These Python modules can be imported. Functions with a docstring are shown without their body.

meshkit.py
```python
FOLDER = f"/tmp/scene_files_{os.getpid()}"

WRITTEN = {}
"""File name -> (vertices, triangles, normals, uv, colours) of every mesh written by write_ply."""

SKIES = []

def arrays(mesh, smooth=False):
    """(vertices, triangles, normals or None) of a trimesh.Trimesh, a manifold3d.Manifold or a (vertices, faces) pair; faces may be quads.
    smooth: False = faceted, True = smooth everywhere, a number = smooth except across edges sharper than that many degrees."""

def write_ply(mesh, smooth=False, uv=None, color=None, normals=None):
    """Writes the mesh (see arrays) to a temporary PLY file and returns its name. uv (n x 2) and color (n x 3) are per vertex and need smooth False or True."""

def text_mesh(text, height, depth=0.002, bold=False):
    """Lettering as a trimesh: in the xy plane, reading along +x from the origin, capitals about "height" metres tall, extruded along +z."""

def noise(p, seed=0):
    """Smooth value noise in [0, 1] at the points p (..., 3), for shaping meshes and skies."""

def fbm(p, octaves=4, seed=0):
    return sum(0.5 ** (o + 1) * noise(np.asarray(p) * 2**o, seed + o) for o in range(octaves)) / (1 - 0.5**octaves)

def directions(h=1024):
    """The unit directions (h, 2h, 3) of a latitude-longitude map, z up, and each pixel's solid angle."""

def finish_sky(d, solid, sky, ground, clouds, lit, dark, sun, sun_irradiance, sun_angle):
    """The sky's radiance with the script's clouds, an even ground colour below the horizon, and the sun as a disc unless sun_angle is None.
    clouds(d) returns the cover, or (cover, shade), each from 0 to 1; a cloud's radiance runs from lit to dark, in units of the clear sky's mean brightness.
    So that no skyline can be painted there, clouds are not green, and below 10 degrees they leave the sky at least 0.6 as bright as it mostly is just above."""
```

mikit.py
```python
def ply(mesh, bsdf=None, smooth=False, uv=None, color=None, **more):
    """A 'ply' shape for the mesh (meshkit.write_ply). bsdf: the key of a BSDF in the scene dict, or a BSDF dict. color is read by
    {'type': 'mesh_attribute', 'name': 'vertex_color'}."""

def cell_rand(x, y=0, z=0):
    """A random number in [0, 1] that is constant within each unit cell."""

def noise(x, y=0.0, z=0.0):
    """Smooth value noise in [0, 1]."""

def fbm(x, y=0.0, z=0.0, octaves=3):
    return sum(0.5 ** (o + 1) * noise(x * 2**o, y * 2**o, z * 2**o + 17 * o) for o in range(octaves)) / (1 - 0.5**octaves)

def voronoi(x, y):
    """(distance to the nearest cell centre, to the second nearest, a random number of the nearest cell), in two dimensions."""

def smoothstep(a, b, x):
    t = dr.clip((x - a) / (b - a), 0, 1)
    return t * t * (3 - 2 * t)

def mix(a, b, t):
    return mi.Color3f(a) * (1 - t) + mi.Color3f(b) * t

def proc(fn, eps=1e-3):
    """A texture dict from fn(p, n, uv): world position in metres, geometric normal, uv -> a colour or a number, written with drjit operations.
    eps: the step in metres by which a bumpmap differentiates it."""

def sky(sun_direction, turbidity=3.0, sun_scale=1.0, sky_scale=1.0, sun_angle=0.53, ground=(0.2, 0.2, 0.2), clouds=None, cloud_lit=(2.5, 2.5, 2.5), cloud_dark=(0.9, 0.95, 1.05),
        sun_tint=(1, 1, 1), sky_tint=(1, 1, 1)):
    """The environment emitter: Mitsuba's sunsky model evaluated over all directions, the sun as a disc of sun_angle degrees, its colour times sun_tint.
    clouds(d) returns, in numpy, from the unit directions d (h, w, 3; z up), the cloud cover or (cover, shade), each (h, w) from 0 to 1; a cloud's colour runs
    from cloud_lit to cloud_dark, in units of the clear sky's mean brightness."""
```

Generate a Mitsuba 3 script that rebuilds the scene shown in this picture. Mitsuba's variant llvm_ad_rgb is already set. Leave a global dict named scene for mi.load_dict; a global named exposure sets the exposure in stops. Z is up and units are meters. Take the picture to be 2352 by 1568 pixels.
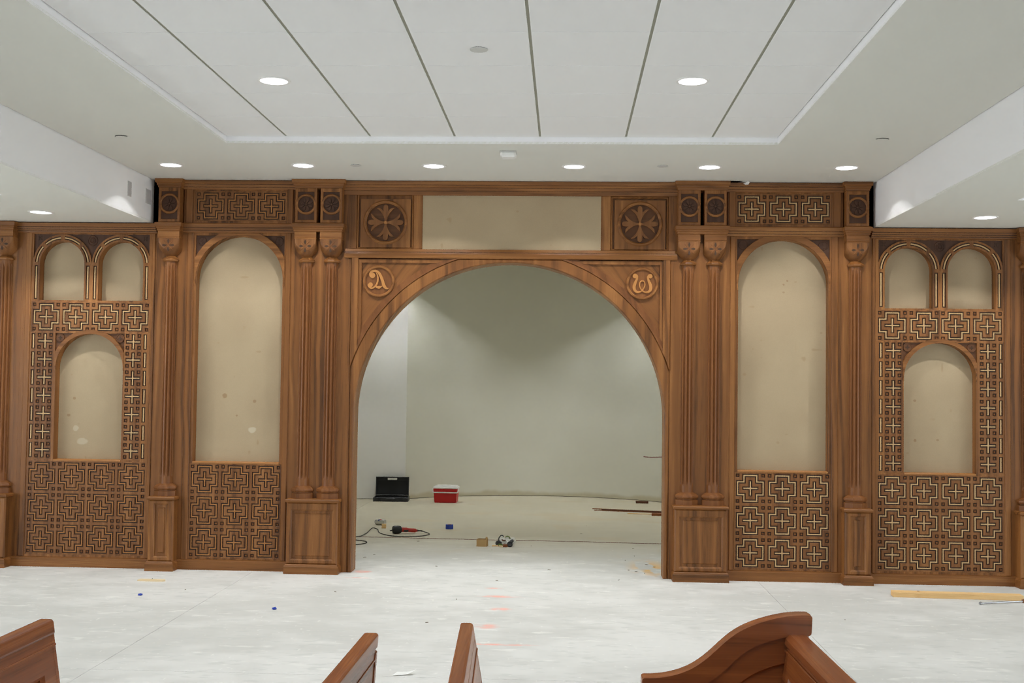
import math, random
import numpy as np, trimesh, drjit as dr, mitsuba as mi
import shapely
from shapely.geometry import Polygon, Point, box as sbox, LineString, MultiPolygon
from shapely.ops import unary_union
from shapely import affinity
import mikit, meshkit
from mikit import noise, fbm, smoothstep, mix, cell_rand

T = mi.ScalarTransform4f
random.seed(7); RNG = np.random.default_rng(7)
scene, labels = {}, {}

# ------------------------------------------------------------------ camera, lights, exposure
F_PX, YAW, PIT, ROL = 2643.1, 0.046512, 0.036637, 0.012891
CAM = np.array([0.48943, -9.70944, 1.61010])
_fw = np.array([-math.sin(YAW) * math.cos(PIT), math.cos(YAW) * math.cos(PIT), math.sin(PIT)])
_rt = np.array([math.cos(YAW), math.sin(YAW), 0]); _up = np.cross(_rt, _fw)
_u2 = -_rt * math.sin(ROL) + _up * math.cos(ROL)
scene['camera'] = {'type': 'perspective', 'fov_axis': 'x', 'fov': math.degrees(2 * math.atan(1176 / F_PX)),
                   'to_world': T().look_at(origin=CAM.tolist(), target=(CAM + _fw).tolist(), up=_u2.tolist()),
                   'near_clip': 0.05, 'far_clip': 100.0}
exposure = 0.10
HC, HT, HS = 3.32, 3.369, 2.95             # plaster ceiling, tray ceiling, side soffits
DAY = np.array([0.93, 1.0, 1.06])          # daylight through the windows of the hall
WIN_REAR, WIN_RIGHT, WIN_LEFT = 3.2, 5.6, 8.0
LAMP = np.array([0.99, 1.0, 0.985])
LAMP_I, LAMP_DISC, APSE_FAR, APSE_NEAR = 3.2, 4.0, 9.0, 4.0

# ------------------------------------------------------------------ keys and labels
_used = {}
def key_for(name):
    n = _used.get(name, 0); _used[name] = n + 1
    return name if n == 0 else f'{name}_{n:03d}'
def tag(key, label, cat, group=None, kind=None):
    d = labels.setdefault(key, {})
    if label: d['label'] = label
    if cat: d['category'] = cat
    if group: d['group'] = group
    if kind: d['kind'] = kind
    return key
def thing(name, label, cat, group=None):
    return tag(key_for(name), label, cat, group)
def put(parent, name, mesh, bsdf, smooth=False, to_world=None, label=None, kind=None, **more):
    """One entry of the scene; mesh may be a ready shape dict, which is then shared."""
    k = key_for(f'{parent}__{name}' if parent else name)
    d = dict(mesh) if isinstance(mesh, dict) else mikit.ply(mesh, bsdf, smooth=smooth, **more)
    if to_world is not None: d['to_world'] = to_world
    scene[k] = d
    if label or kind: tag(k, label, None, None, kind)
    return k
def put_each(parent, name, g, bsdf, *a, **kw):
    for q in sorted(polys(g), key=lambda q: (round(q.centroid.y, 3), q.centroid.x)): put(parent, name, prism(q, *a, **kw), bsdf)
def struct(name, mesh, bsdf, label, smooth=False, **more):
    k = put(None, name, mesh, bsdf, smooth, **more)
    return tag(k, label, None, None, 'structure')

# ------------------------------------------------------------------ materials
def lin(r, g, b):
    c = np.array([r, g, b]) / 255.0
    return np.where(c <= 0.04045, c / 12.92, ((c + 0.055) / 1.055) ** 2.4).tolist()
def rgb(c): return {'type': 'rgb', 'value': list(c)}
def plain(name, c, rough=0.6, spec=0.4, metal=0.0, coat=0.0):
    d = {'type': 'principled', 'base_color': rgb(lin(*c)) if not isinstance(c, dict) else c, 'roughness': rough, 'specular': spec, 'metallic': metal}
    if coat: d['clearcoat'] = coat; d['clearcoat_gloss'] = 0.85
    scene[name] = {'type': 'twosided', 'bsdf': d}
    return name
def matte(name, c):
    scene[name] = {'type': 'twosided', 'bsdf': {'type': 'diffuse', 'reflectance': rgb(lin(*c)) if not isinstance(c, dict) else c}}
    return name

def wood_fn(axis, dark, mid, light, seed=0.0):
    dark, mid, light = lin(*dark), lin(*mid), lin(*light)
    def fn(p, n, uv):
        if axis == 'z': u, w, d = p.z, p.x, p.y
        elif axis == 'slant': u, w, d = dr.abs(p.x) * 0.62 - p.z * 0.78, dr.abs(p.x) * 0.78 + p.z * 0.62, p.y
        elif axis == 'x': u, w, d = p.x, p.z, p.y
        else: u, w, d = p.y, p.x + p.z * 0.7, p.z
        w = w + d * 0.8 + seed
        warp = (fbm(u * 1.1 + seed, w * 4.0, 3.1) - 0.5) * 0.10
        ring = smoothstep(0.1, 0.9, noise((w + warp) * 38.0, u * 0.5, 5.0))
        fine = noise(w * 380.0, u * 9.0, d * 380.0)
        broad = fbm(w * 5.0, u * 0.6, 9.0 + seed)
        t = 0.36 * ring + 0.26 * fine + 0.40 * broad
        c = mix(dark, mid, smoothstep(0.12, 0.5, t))
        return mix(c, light, smoothstep(0.5, 0.95, t))
    return mikit.proc(fn)
def varnish(name, tex, rough=0.38, spec=0.32, coat=0.0):
    d = {'type': 'principled', 'base_color': tex, 'roughness': rough, 'specular': spec}
    if coat: d['clearcoat'] = coat; d['clearcoat_gloss'] = 0.8
    scene[name] = {'type': 'twosided', 'bsdf': d}
OAK = ((76, 46, 22), (124, 79, 40), (158, 108, 61))
varnish('oak_upright', wood_fn('z', *OAK))
varnish('oak_slant', wood_fn('slant', *OAK, seed=6.3))
varnish('oak_level', wood_fn('x', *OAK, seed=2.3))
varnish('oak_carved', wood_fn('z', (82, 50, 26), (120, 77, 41), (148, 101, 59), seed=5.1), rough=0.42)
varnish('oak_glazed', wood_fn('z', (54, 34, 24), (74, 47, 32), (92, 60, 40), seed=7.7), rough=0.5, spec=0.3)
varnish('oak_mellow', wood_fn('z', (92, 56, 28), (118, 73, 38), (138, 90, 50), seed=1.7), rough=0.42)
varnish('dish_oak', wood_fn('x', (72, 43, 24), (94, 58, 32), (110, 72, 40), seed=8.2), rough=0.45)
plain('letter_oak', (172, 118, 64), 0.42, 0.4)
plain('glaze_dark', (66, 44, 30), 0.55, 0.3)
plain('bead_highlit', (190, 158, 114), 0.45, 0.4)  # pale wood with the raised edge highlight put into the colour
plain('bead_mellow', (158, 106, 56), 0.42, 0.4)
varnish('pew_wood', wood_fn('y', (78, 40, 18), (122, 65, 30), (152, 90, 45), seed=3.3), rough=0.28, spec=0.5, coat=0.35)
varnish('pew_wood_end', wood_fn('x', (80, 41, 18), (128, 69, 32), (160, 94, 47), seed=4.3), rough=0.28, spec=0.5, coat=0.35)

STAIN, CHALK = (140, 108, 72), (204, 196, 176)
MARKS = [(-2.192, 1.184, 0.036, 0.026, CHALK, 0.55), (-2.437, 1.474, 0.022, 0.022, STAIN, 0.6), (-2.176, 1.431, 0.016, 0.014, STAIN, 0.55), (-2.329, 1.306, 0.009, 0.009, STAIN, 0.6),
         (-3.736, 1.178, 0.026, 0.026, CHALK, 0.4), (-3.678, 1.066, 0.050, 0.030, CHALK, 0.4), (-3.757, 1.436, 0.014, 0.012, STAIN, 0.6), (-3.802, 1.289, 0.016, 0.012, STAIN, 0.55),
         (2.326, 2.475, 0.009, 0.009, STAIN, 0.6), (2.356, 2.508, 0.009, 0.009, STAIN, 0.6), (2.325, 2.410, 0.010, 0.008, STAIN, 0.5), (3.418, 1.512, 0.014, 0.011, STAIN, 0.6), (3.420, 1.180, 0.013, 0.013, STAIN, 0.6), (3.605, 1.185, 0.012, 0.010, STAIN, 0.5)]
def mdf_fn(p, n, uv):
    t = fbm(p.x * 3.0, p.z * 2.2, 4.0)
    g = noise(p.x * 260.0, p.z * 260.0, 1.0)
    c = mix(lin(168, 149, 122), lin(177, 159, 131), smoothstep(0.3, 0.75, t) * 0.6 + g * 0.4)
    spot = smoothstep(0.93, 0.99, noise(p.x * 14.0 + 4.0, p.z * 14.0, 2.0))
    c = mix(c, lin(150, 118, 78), spot * 0.35)
    for (x, z, rx, rz, col, k) in MARKS:
        q = dr.square((p.x - x) / rx) + dr.square((p.z - z) / rz)
        c = mix(c, lin(*col), smoothstep(1.3, 0.5, q + 0.5 * (noise(p.x * 60.0, p.z * 60.0, 7.0) - 0.5)) * k)
    return c
matte('mdf_board', mikit.proc(mdf_fn))

def floor_fn(p, n, uv):
    a = fbm(p.x * 0.9, p.y * 0.9, 1.0, octaves=4)
    b = fbm(p.x * 4.0 + 9.0, p.y * 5.0, 2.0, octaves=3)
    s = fbm(p.x * 11.0, p.y * 26.0, 3.0, octaves=3)
    c = mix(lin(198, 198, 195), lin(215, 215, 213), smoothstep(0.3, 0.7, a * 0.6 + b * 0.4))
    c = mix(c, lin(190, 192, 189), smoothstep(0.55, 0.85, s) * 0.45)
    scuff = smoothstep(0.70, 0.86, fbm(p.x * 6.0 + 40.0, p.y * 16.0, 8.0, octaves=3))
    c = mix(c, lin(238, 238, 234), scuff * 0.35)
    fleck = smoothstep(0.90, 0.97, noise(p.x * 34.0, p.y * 40.0, 5.0))
    c = mix(c, lin(244, 244, 240), fleck * 0.25)
    # dusty tan beyond the arch, darkened further to paint in the dimmer apse light
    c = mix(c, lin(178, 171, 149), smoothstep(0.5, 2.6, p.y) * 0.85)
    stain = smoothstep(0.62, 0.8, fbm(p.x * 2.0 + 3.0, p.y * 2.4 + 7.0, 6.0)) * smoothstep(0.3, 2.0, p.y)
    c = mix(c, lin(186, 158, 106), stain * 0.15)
    # saw dust by the right jamb
    r = dr.sqrt(dr.square((p.x - 1.26) * 2.2) + dr.square((p.y - 0.55) * 0.9))
    dust = smoothstep(0.55, 0.05, r) * smoothstep(0.42, 0.62, fbm(p.x * 9.0, p.y * 5.0, 12.0))
    c = mix(c, lin(222, 176, 96), dust * 0.8)
    # faded pink marking paint
    m = mi.Float(0)
    for (cx, cy, rx, ry) in ((-1.22, 0.05, 0.10, 0.10), (-1.20, -0.25, 0.12, 0.03), (0.02, -0.95, 0.20, 0.05), (0.06, -1.45, 0.10, 0.08), (-0.02, -2.02, 0.10, 0.10), (0.10, -2.55, 0.26, 0.03), (-0.05, -0.60, 0.08, 0.03)):
        q = dr.square((p.x - cx) / rx) + dr.square((p.y - cy) / ry)
        m = dr.maximum(m, smoothstep(1.2, 0.0, q))
    m = m * smoothstep(0.25, 0.7, fbm(p.x * 14.0, p.y * 14.0, 15.0))
    return mix(c, lin(236, 170, 156), m * 0.75)
scene['concrete'] = {'type': 'twosided', 'bsdf': {'type': 'principled', 'base_color': mikit.proc(floor_fn), 'roughness': 0.62, 'specular': 0.3}}

def paint_fn(p, n, uv):
    t = fbm(p.x * 1.3, p.y * 1.3, p.z * 1.3)
    c = mix(lin(222, 221, 210), lin(228, 228, 218), t)
    # unpainted, dusty strip where the base will go
    low = smoothstep(0.09, 0.03, p.z + 0.07 * (fbm(p.x * 5.0, p.y * 5.0, 2.0) - 0.5))
    return mix(c, lin(190, 180, 146), low * 0.6)
matte('apse_paint', mikit.proc(paint_fn))
matte('ceiling_paint', (226, 226, 219))
matte('fascia_paint', (244, 244, 246))
matte('white_paint', (238, 238, 236))
matte('tile_white', (240, 240, 240))
matte('reveal_grey', (168, 168, 154))
matte('hall_paint', (224, 222, 212))
matte('void_shade', (14, 15, 14))  # near black stands in for shade in the voids behind screen and ceiling
plain('white_plastic', (232, 232, 230), 0.4)
plain('cover_grey', (196, 196, 192), 0.5)
plain('plate_grey', (186, 184, 184), 0.5)
plain('dark_slot', (70, 70, 68), 0.6)
plain('reflector', (240, 240, 240), 0.3)
plain('case_black', (40, 42, 44), 0.45)
plain('case_inner', (34, 36, 38), 0.7)
plain('sticker_white', (214, 214, 206), 0.6)
plain('cooler_red', (184, 26, 28), 0.35)
plain('cooler_white', (226, 226, 226), 0.35)
plain('can_silver', (212, 212, 208), 0.28, 0.5, 0.7)
plain('can_end', (150, 150, 150), 0.35, 0.5, 0.9)
plain('mark_blue', (40, 60, 130), 0.4)
plain('mark_red', (186, 40, 46), 0.4)
plain('tool_black', (28, 30, 30), 0.5)
plain('tool_red', (172, 44, 28), 0.4)
plain('cord_black', (36, 38, 36), 0.55)
plain('cord_brown', (110, 66, 58), 0.7)
plain('tape_blue', (48, 72, 170), 0.5)
plain('tape_core', (150, 120, 80), 0.7)
matte('cardboard', (190, 158, 112))
matte('cardboard_inner', (120, 92, 60))
plain('scrap_clear', (222, 222, 216), 0.25, 0.6)
plain('scrap_dark', (52, 54, 56), 0.4)
plain('scrap_green', (96, 112, 48), 0.6)
plain('steel', (170, 172, 176), 0.3, 0.5, 0.85)
varnish('pine', wood_fn('x', (205, 160, 100), (228, 190, 134), (240, 212, 164), seed=9.1), rough=0.6, spec=0.3)
plain('pine_pale', (224, 204, 166), 0.6)
plain('offcut_brown', (130, 76, 42), 0.55)
plain('offcut_dark', (84, 46, 26), 0.55)
matte('paper_white', (240, 240, 238))
matte('fleck_dark', (112, 102, 90))

# ------------------------------------------------------------------ mesh helpers
def rings_of(poly):
    poly = shapely.geometry.polygon.orient(poly, 1.0)
    return [np.array(poly.exterior.coords)[:-1]] + [np.array(r.coords)[:-1] for r in poly.interiors]
def inset(r, d):
    e = np.roll(r, -1, 0) - r
    e /= np.maximum(np.linalg.norm(e, axis=1, keepdims=True), 1e-12)
    n = np.stack([-e[:, 1], e[:, 0]], 1)          # left of each edge: into the material
    n0 = np.roll(n, 1, 0)
    m = n0 + n
    k = np.maximum((m * n).sum(1, keepdims=True), 0.35)
    return r + m / k * d
def polys(g):
    if g.is_empty: return []
    return [q for q in getattr(g, 'geoms', [g]) if isinstance(q, Polygon) and q.area > 1e-7]
def prism(g, y0, y1, c=0.0, cd=None, back=False, outer=True):
    """Polygons in (x, z) as solids with the front at y0, the back at y1 and a bevel c wide and cd deep around the front."""
    cd = c if cd is None else cd
    V, Fc, at = [], [], 0
    for q in polys(g):
        q = q.simplify(1e-5)
        rs = rings_of(q)
        ins = [inset(r, c) if (outer or j) else r for j, r in enumerate(rs)] if c else rs
        top = Polygon(ins[0], ins[1:])
        if not top.is_valid: ins, top, cc = rs, q, 0.0
        v, f = trimesh.creation.triangulate_polygon(top, engine='earcut')
        v = np.asarray(v); f = np.asarray(f)
        a, b, d = v[f[:, 0]], v[f[:, 1]], v[f[:, 2]]
        neg = ((b - a)[:, 0] * (d - a)[:, 1] - (b - a)[:, 1] * (d - a)[:, 0]) < 0
        f[neg] = f[neg][:, ::-1]
        V.append(np.stack([v[:, 0], np.full(len(v), y0), v[:, 1]], 1)); Fc.append(f + at); at += len(v)
        if back:
            V.append(np.stack([v[:, 0], np.full(len(v), y1), v[:, 1]], 1)); Fc.append(f[:, ::-1] + at); at += len(v)
        for r, i in zip(rs, ins):
            n = len(r); j = np.arange(n); jn = (j + 1) % n
            loops = [np.stack([i[:, 0], np.full(n, y0), i[:, 1]], 1)]
            if c: loops.append(np.stack([r[:, 0], np.full(n, y0 + cd), r[:, 1]], 1))
            loops.append(np.stack([r[:, 0], np.full(n, y1), r[:, 1]], 1))
            for A, B in zip(loops[:-1], loops[1:]):
                V.append(np.vstack([A, B]))
                Fc.append(np.vstack([np.stack([j, j + n, jn], 1), np.stack([jn, j + n, jn + n], 1)]) + at); at += 2 * n
    return trimesh.Trimesh(np.vstack(V), np.vstack(Fc), process=False)
def rect(x0, z0, x1, z1): return sbox(min(x0, x1), min(z0, z1), max(x0, x1), max(z0, z1))
def disc(x, z, r, n=64): return Point(x, z).buffer(r, quad_segs=n // 4)
def ringp(x, z, r0, r1, n=64): return disc(x, z, r1, n).difference(disc(x, z, r0, n))
def cat(*ms): return trimesh.util.concatenate([m for m in ms if m is not None])
def bx(x0, y0, z0, x1, y1, z1, c=0.0):
    lo, hi = np.minimum([x0, y0, z0], [x1, y1, z1]), np.maximum([x0, y0, z0], [x1, y1, z1])
    if not c:
        m = trimesh.creation.box(extents=hi - lo); m.apply_translation((lo + hi) / 2); return m
    c = min(c, 0.45 * float((hi - lo).min()))
    pts = []
    for sx in (0, 1):
        for sy in (0, 1):
            for sz in (0, 1):
                p = np.where([sx, sy, sz], hi, lo).astype(float); s = np.where([sx, sy, sz], -1, 1) * c
                for k in range(3):
                    q = p + s; q[k] = p[k]; pts.append(q)
    return trimesh.convex.convex_hull(np.array(pts))
def move(m, t=(0, 0, 0), rz=0.0, rx=0.0, ry=0.0, s=1.0):
    m = m.copy(); M = np.eye(4)
    if s != 1.0: M = trimesh.transformations.scale_matrix(s) @ M
    if rx: M = trimesh.transformations.rotation_matrix(rx, [1, 0, 0]) @ M
    if ry: M = trimesh.transformations.rotation_matrix(ry, [0, 1, 0]) @ M
    if rz: M = trimesh.transformations.rotation_matrix(rz, [0, 0, 1]) @ M
    M[:3, 3] += t
    m.apply_transform(M); return m
def mould(x0, x1, prof):
    """A moulding along x; prof is a closed outline of (y, z)."""
    q = shapely.geometry.polygon.orient(Polygon(prof), 1.0)
    m = trimesh.creation.extrude_polygon(q, abs(x1 - x0), engine='earcut')
    v = np.array(m.vertices)
    m.vertices = np.stack([min(x0, x1) + v[:, 2], v[:, 0], v[:, 1]], 1)
    return m
def loft_rect(x0, x1, yf, yb, prof):
    """A block whose front and sides follow prof, a list of (z, overhang)."""
    V, Fc = [], []
    for z, o in prof:
        V += [[x0 - o, yb, z], [x0 - o, yf - o, z], [x1 + o, yf - o, z], [x1 + o, yb, z]]
    for i in range(len(prof) - 1):
        for j in range(4):
            a, b = 4 * i + j, 4 * i + (j + 1) % 4
            Fc += [[a, b, b + 4], [a, b + 4, a + 4]]
    n = 4 * (len(prof) - 1)
    Fc += [[0, 2, 1], [0, 3, 2], [n, n + 1, n + 2], [n, n + 2, n + 3]]
    m = trimesh.Trimesh(np.array(V, float), np.array(Fc), process=False)
    return m
def loft_ngon(cx, cy, prof, n=8, rot=None):
    """A turned piece with n flat sides; prof is a list of (z, half width across flats)."""
    rot = math.pi / n if rot is None else rot
    a = np.arange(n) * 2 * math.pi / n + rot; k = 1 / math.cos(math.pi / n)
    V = [np.stack([cx + r * k * np.cos(a), cy + r * k * np.sin(a), np.full(n, z)], 1) for z, r in prof]
    return skin(V)
def skin(loops):
    n = len(loops[0]); Fc = []; j = np.arange(n); jn = (j + 1) % n
    for i in range(len(loops) - 1):
        o = i * n
        Fc += [np.stack([o + j, o + jn, o + jn + n], 1), np.stack([o + j, o + jn + n, o + j + n], 1)]
    L = len(loops) * n
    V = np.vstack(loops + [loops[0].mean(0)[None], loops[-1].mean(0)[None]])
    Fc += [np.stack([jn, j, np.full(n, L)], 1), np.stack([j + (len(loops) - 1) * n, jn + (len(loops) - 1) * n, np.full(n, L + 1)], 1)]
    return trimesh.Trimesh(V, np.vstack(Fc), process=False)
def lathe(prof, n=48, c=(0, 0, 0)):
    a = np.arange(n) * 2 * math.pi / n
    return move(skin([np.stack([r * np.cos(a), r * np.sin(a), np.full(n, z)], 1) for r, z in prof]), c)
def tube(pts, r, n=8, closed_ends=True):
    pts = np.array(pts, float)
    t = np.gradient(pts, axis=0); t /= np.linalg.norm(t, axis=1, keepdims=True)
    ref = np.array([0, 0, 1.0]) if abs(t[0][2]) < 0.9 else np.array([1.0, 0, 0])
    loops = []
    a = np.arange(n) * 2 * math.pi / n
    for p, d in zip(pts, t):
        s = np.cross(d, ref); s /= np.linalg.norm(s); q = np.cross(s, d)
        loops.append(p + r * (np.cos(a)[:, None] * s + np.sin(a)[:, None] * q))
    return skin(loops)
def spline(pts, n=80):
    from scipy.interpolate import CubicSpline
    pts = np.array(pts, float); d = np.r_[0, np.cumsum(np.linalg.norm(np.diff(pts, axis=0), axis=1))]
    return CubicSpline(d, pts)(np.linspace(0, d[-1], n))
def smooth_stroke(pts, wid, n=60):
    q = spline(pts, n); d = np.r_[0, np.cumsum(np.linalg.norm(np.diff(np.array(pts), axis=0), axis=1))]
    return stroke(q, np.interp(np.linspace(0, d[-1], n), d, wid), 20).simplify(3e-4)
def stroke(pts, wid, n=16):
    """The outline of a brush stroke of varying width."""
    c = [Point(*p).buffer(w / 2, quad_segs=n // 4) for p, w in zip(pts, wid)]
    return unary_union([unary_union([a, b]).convex_hull for a, b in zip(c[:-1], c[1:])])
def ring_solid(x, z, r0, r1, y0, y1, c): return prism(ringp(x, z, r0, r1, 72), y0, y1, c)

# ------------------------------------------------------------------ the setting: floor, ceilings, walls
struct('floor', bx(-9, -18, -0.12, 9, 8.2, -0.012), 'reveal_grey', 'pale bare concrete floor, dusty and scuffed')
XJ, YJ = [-9, -2.118, 2.104, 9], [-18, -10.4, -7.0, -3.385, 0.11]
for x0, x1 in zip(XJ[:-1], XJ[1:]):
    for y0, y1 in zip(YJ[:-1], YJ[1:]):
        if y1 > 0 and abs(x0 + x1) < 1: continue      # the middle slab runs on into the apse
        put('floor', 'slab', bx(x0 + 0.0010, y0 + 0.0008, -0.011, x1 - 0.0010, y1 - 0.0008, 0.0), 'concrete')
for x0, x1 in zip([-5, -2.118, 2.104], [-2.118, 2.104, 5]):
    put('floor', 'slab', bx(x0 + 0.0015, 0.1115 if abs(x0 + x1) > 1 else -3.3835, -0.011, x1 - 0.0015, 8.2, 0.0), 'concrete')

XT0, XT1, YT = -1.975, 1.972, -1.557      # the tray: left, right and far edge
YB = -17.5                                # the hall's rear wall
hole = sbox(XT0, YB + 2.0, XT1, YT)
torn = Polygon([(1.80, 0.06), (1.815, -0.10), (1.86, -0.115), (1.90, -0.108), (1.955, -0.118), (1.985, -0.105), (1.955, -0.07), (1.945, -0.03), (1.935, 0.06)])
cp = sbox(-3.06, YB, 3.045, 0.06).difference(hole).difference(torn)
def flat_xy(g, z0, z1):
    return trimesh.util.concatenate([move(trimesh.creation.extrude_polygon(q, z1 - z0, engine='earcut'), (0, 0, z0)) for q in polys(g)])
struct('ceiling', flat_xy(cp, HC, HC + 0.016), 'ceiling_paint', 'off white plaster ceiling around the tile tray')
put('ceiling', 'upper_deck', bx(-9.2, YB - 0.2, 3.9, 9.2, 0.3, 4.0), 'void_shade')
fl = spline([(1.945, -0.02, HC - 0.001), (1.965, -0.06, HC - 0.012), (1.99, -0.115, HC - 0.004)], 12)
w = 0.012 + 0.012 * RNG.random(12)
put('ceiling', 'torn_edge', trimesh.Trimesh(np.vstack([fl, fl + np.c_[w, 0.3 * w, -0.6 * w], fl + np.c_[w, 0.3 * w, -0.6 * w + 0.004], fl + [0, 0, 0.004]]),
    np.vstack([np.array([[i, i + 1, i + 13], [i, i + 13, i + 12], [i + 12, i + 13, i + 25], [i + 12, i + 25, i + 24], [i + 24, i + 25, i + 37], [i + 24, i + 37, i + 36]]) for i in range(11)]), process=False), 'paper_white', label='torn white edge of plasterboard')
# tray fascia, recess grid and tiles
fas = sbox(XT0, YB + 2, XT1, YT)
put('ceiling', 'tray_fascia', flat_xy(fas.buffer(0.02, join_style=2).difference(fas), HC + 0.0005, HT + 0.02), 'fascia_paint')
put('ceiling', 'tray_grid', bx(XT0 - 0.01, YB + 1.98, HT + 0.006, XT1 + 0.01, YT + 0.01, HT + 0.022), 'reveal_grey')
CX = [XT0] + [-0.0127 + (k - 2.5) * 0.6096 for k in range(6)] + [XT1]
RY = [YT] + [-2.185 - 0.6096 * k for k in range(22)]
for i, (x0, x1) in enumerate(zip(CX[:-1], CX[1:])):
    a = x0 + (0.0075 if i else 0.004); b = x1 - (0.0075 if i < 6 else 0.004)
    for y1, y0 in zip(RY[:-1], RY[1:]):
        put('ceiling', 'tile', bx(a, y0 + 0.0012, HT, b, y1 - 0.0012, HT + 0.0065, 0.0025), 'tile_white')
# side soffits, each one L in section, with a shallow tray further out
for s, nm, word in ((-1, 'ceiling_left', 'left'), (1, 'ceiling_right', 'right')):
    xe = 3.066 if s < 0 else 3.050
    tr = sbox(min(s * 3.665, s * 8.6), YB + 2, max(s * 3.665, s * 8.6), -1.465)
    flat = sbox(min(s * xe, s * 9), YB, max(s * xe, s * 9), 0.0).difference(tr)
    struct(nm, flat_xy(flat, HS, HS + 0.016), 'ceiling_paint', f'lower off white soffit on the {word} of the hall')
    put(nm, 'fascia', bx(s * xe, YB, HS + 0.0005, s * (xe + 0.016), 0.0, HC + 0.1), 'fascia_paint')
    put(nm, 'tray_fascia', flat_xy(tr.buffer(0.016, join_style=2).difference(tr), HS + 0.001, HS + 0.06), 'fascia_paint')
    put(nm, 'tray_panel', flat_xy(tr.buffer(0.01, join_style=2), HS + 0.05, HS + 0.062), 'tile_white')
# hall walls; the rear and side walls hold the windows that light the room
def wall_with_holes(along, at, thick, a0, a1, z0, z1, holes):
    g = sbox(a0, z0, a1, z1)
    for h in holes: g = g.difference(sbox(*h))
    m = prism(g, 0, thick, back=True)
    v = np.array(m.vertices)
    m.vertices = np.stack([v[:, 0], at + v[:, 1], v[:, 2]], 1) if along == 'x' else np.stack([at + v[:, 1], v[:, 0], v[:, 2]], 1)
    return m
rear_w = [(-4.6, 0.8, -1.8, 2.8), (1.8, 0.8, 4.6, 2.8)]
right_w = [(-8.6, 0.3, -6.4, 2.4), (-5.6, 0.3, -3.4, 2.4)]
struct('wall_rear', wall_with_holes('x', YB - 0.16, 0.16, -9, 9, 0, 3.9, rear_w), 'hall_paint', 'pale rear wall of the hall with windows')
struct('wall_right', wall_with_holes('y', 9.0, 0.16, YB, 0.2, 0, 3.9, right_w), 'hall_paint', 'pale right wall of the hall with windows')
struct('wall_left', wall_with_holes('y', -9.16, 0.16, YB, 0.2, 0, 3.9, right_w), 'hall_paint', 'pale left wall of the hall with windows')
wn = 0
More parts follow.
